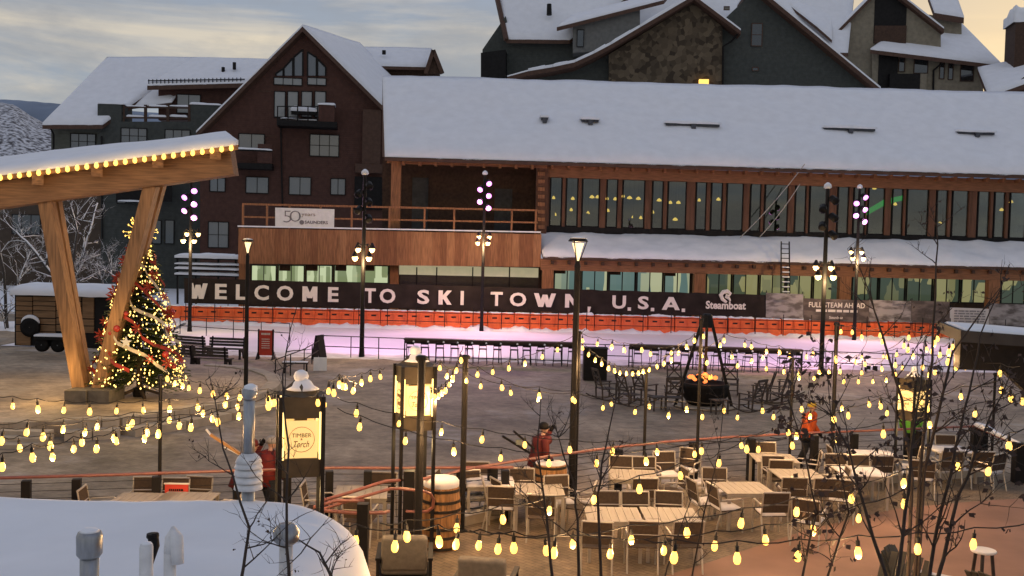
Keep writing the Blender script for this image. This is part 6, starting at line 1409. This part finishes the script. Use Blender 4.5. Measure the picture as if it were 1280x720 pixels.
def bare(name, stems, d, r0_, lev, nside, label, cat, seed, leafp=0, ln=.5, snow=False, leafs=.035, dep=.25, m=None):
    rg = random.Random(seed); base = D(stems[0][0][0], stems[0][0][1], d); r_ = empty(name, (base.x, base.y, 0 if snow is False else PLZ), 0, label, cat); o = r_.location
    tm, BRS, lv = MB(), [], []; sm_ = MB() if snow else None
    for st_ in stems:
        P = []
        off = rg.uniform(-dep, dep)
        for i, (x, y) in enumerate(st_): P.append(D(x, y, d + off * i / len(st_) * 2) - o)
        fine = []
        for i in range(len(P) - 1):
            for k in range(3): fine.append(P[i].lerp(P[i + 1], k / 3) + Vector((rg.gauss(0, .004 * d / 8), rg.gauss(0, .01), 0)))
        fine.append(P[-1]); n_ = len(fine); tm.tube(fine, [r0_ * (1 - .8 * i / (n_ - 1)) for i in range(n_)], 7, False)
        if sm_:
            for i in range(n_ - 1): sm_.tube([fine[i] + Vector((0, 0, r0_ * .5)), fine[i + 1] + Vector((0, 0, r0_ * .4))], r0_ * .8 * (1 - .8 * i / n_), 4, False)
        for k in range(nside):
            i = int(n_ * (.12 + .86 * rg.random())); i = min(n_ - 2, i); dr = (fine[i + 1] - fine[i]).normalized(); s_ = Vector((rg.gauss(0, 1), rg.gauss(0, .7), rg.gauss(.2, .5))).normalized()
            bm_ = MB(); BRS.append(bm_); grow(bm_, fine[i], dr * .7 + s_ * .8, ln * rg.uniform(.5, 1.1) * (1 - .4 * i / n_), r0_ * .38 * (1 - .6 * i / n_) + .002, lev, rg, lv, sm_)
    # the trunk starts in the ground below the frame
    b0_ = D(*stems[0][0], d) - o; tm.tube([Vector((b0_.x, b0_.y, 0)), b0_], [r0_ * 1.3, r0_], 7, False)
    for st_ in stems[1:]:
        b1_ = D(*st_[0], d) - o; tm.tube([Vector((b0_.x * .5 + b1_.x * .5, b1_.y, 0)), b1_], [r0_, r0_], 6, False)
    tm.build('trunk', m or BARK, r_, True); [k_.build('branch', m or BARK, r_, True) for k_ in BRS]
    if sm_: tag(sm_.build('snow_on_branches', SNOW, r_, True), kind='stuff')
    if leafp:
        lm = MB()
        for P, dr in lv:
            if rg.random() < leafp:
                for k in range(rg.randint(1, 3)):
                    c = P + Vector((rg.gauss(0, .02), rg.gauss(0, .02), -.03)); a = Vector((rg.gauss(0, 1), rg.gauss(0, 1), rg.gauss(-.6, .6))).normalized(); b2 = a.orthogonal().normalized(); s_ = leafs * rg.uniform(.6, 1.2)
                    lm.add([c, c + a * s_ * .5 + b2 * s_ * .42 + Vector((0, 0, .006)), c + a * s_ * 1.1, c + a * s_ * .5 - b2 * s_ * .42], [(0, 1, 2), (0, 2, 3)])
        tag(lm.build('dry_leaves', LEAF, r_), kind='stuff')
    return r_
bare('bare_tree', [[(1118, 735), (1133, 640), (1140, 560), (1150, 480), (1158, 420)], [(1160, 735), (1172, 660), (1195, 560), (1212, 490), (1226, 420), (1262, 330)], [(1112, 735), (1082, 640), (1060, 560), (1030, 500)], [(1168, 735), (1200, 620), (1230, 540), (1262, 470)]], 8.2, .018, 2, 8, 'multi stemmed bare tree with dry brown leaves in front of the far tables', 'tree', 5, .62, .62, leafs=.055)
bare('bare_tree', [[(1140, 600), (1128, 500), (1103, 420), (1088, 370), (1073, 330)], [(1150, 590), (1165, 450), (1170, 330), (1172, 260)], [(1155, 590), (1190, 440), (1250, 360)]], 9.4, .017, 2, 7, 'slender bare sapling with upright twigs in front of the small lantern heater', 'tree', 8, .18, .6)
bare('bare_tree', [[(1000, 735), (1020, 640), (1005, 560), (985, 500), (1000, 450)], [(1030, 735), (1060, 640), (1040, 540), (1032, 440)]], 8.8, .012, 2, 10, 'low twiggy shrub with clumps of brown leaves by the tiled table', 'shrub', 12, .7, .5, leafs=.06)
bare('bare_tree', [[(692, 735), (682, 640), (672, 560), (676, 500)], [(752, 735), (748, 620), (756, 560), (775, 470)], [(724, 735), (722, 650), (716, 600), (690, 520)]], 8.6, .015, 2, 8, 'thin bare sapling in front of the street lamp and dining tables', 'tree', 19, .05, .45)
bare('bare_tree', [[(361, 735), (358, 660), (360, 560), (352, 470), (372, 380)], [(300, 735), (312, 660), (280, 560), (262, 470)], [(420, 735), (400, 690), (350, 660)]], 6.4, .012, 2, 7, 'thin bare sapling in front of the snowy kiosk roof', 'tree', 23, .15, .42, leafs=.02)
bare('bare_tree', [[(862, 735), (880, 640), (900, 560), (905, 480)], [(826, 735), (850, 660), (870, 610)]], 8.9, .009, 2, 6, 'very thin bare twigs growing in front of the paired tables', 'shrub', 31, .08, .4)
WB = mat('grey_bark', (.06, .055, .05), .9, .2, 8)
bare('bare_tree', [[(90, 400), (92, 340), (97, 290), (84, 245)], [(94, 400), (100, 330), (112, 290), (122, 255)], [(80, 400), (66, 345), (40, 310), (20, 290)]], 58, .14, 3, 9, 'snow laden bare tree standing behind the timber posts', 'tree', 41, 0, 2.6, True, dep=1.5, m=WB)
bare('bare_tree', [[(10, 420), (5, 340), (-8, 270)], [(20, 420), (24, 350), (38, 315)]], 62, .12, 3, 9, 'snow laden bare tree at the far left behind the trailer', 'tree', 43, 0, 2.6, True, dep=1.5, m=WB)
bare('bare_tree', [[(135, 420), (128, 350), (140, 320)], [(150, 420), (150, 350), (120, 330)]], 55, .08, 3, 9, 'snowy bare bush behind the trailer and christmas tree', 'shrub', 47, 0, 1.8, True, dep=1.0, m=WB)
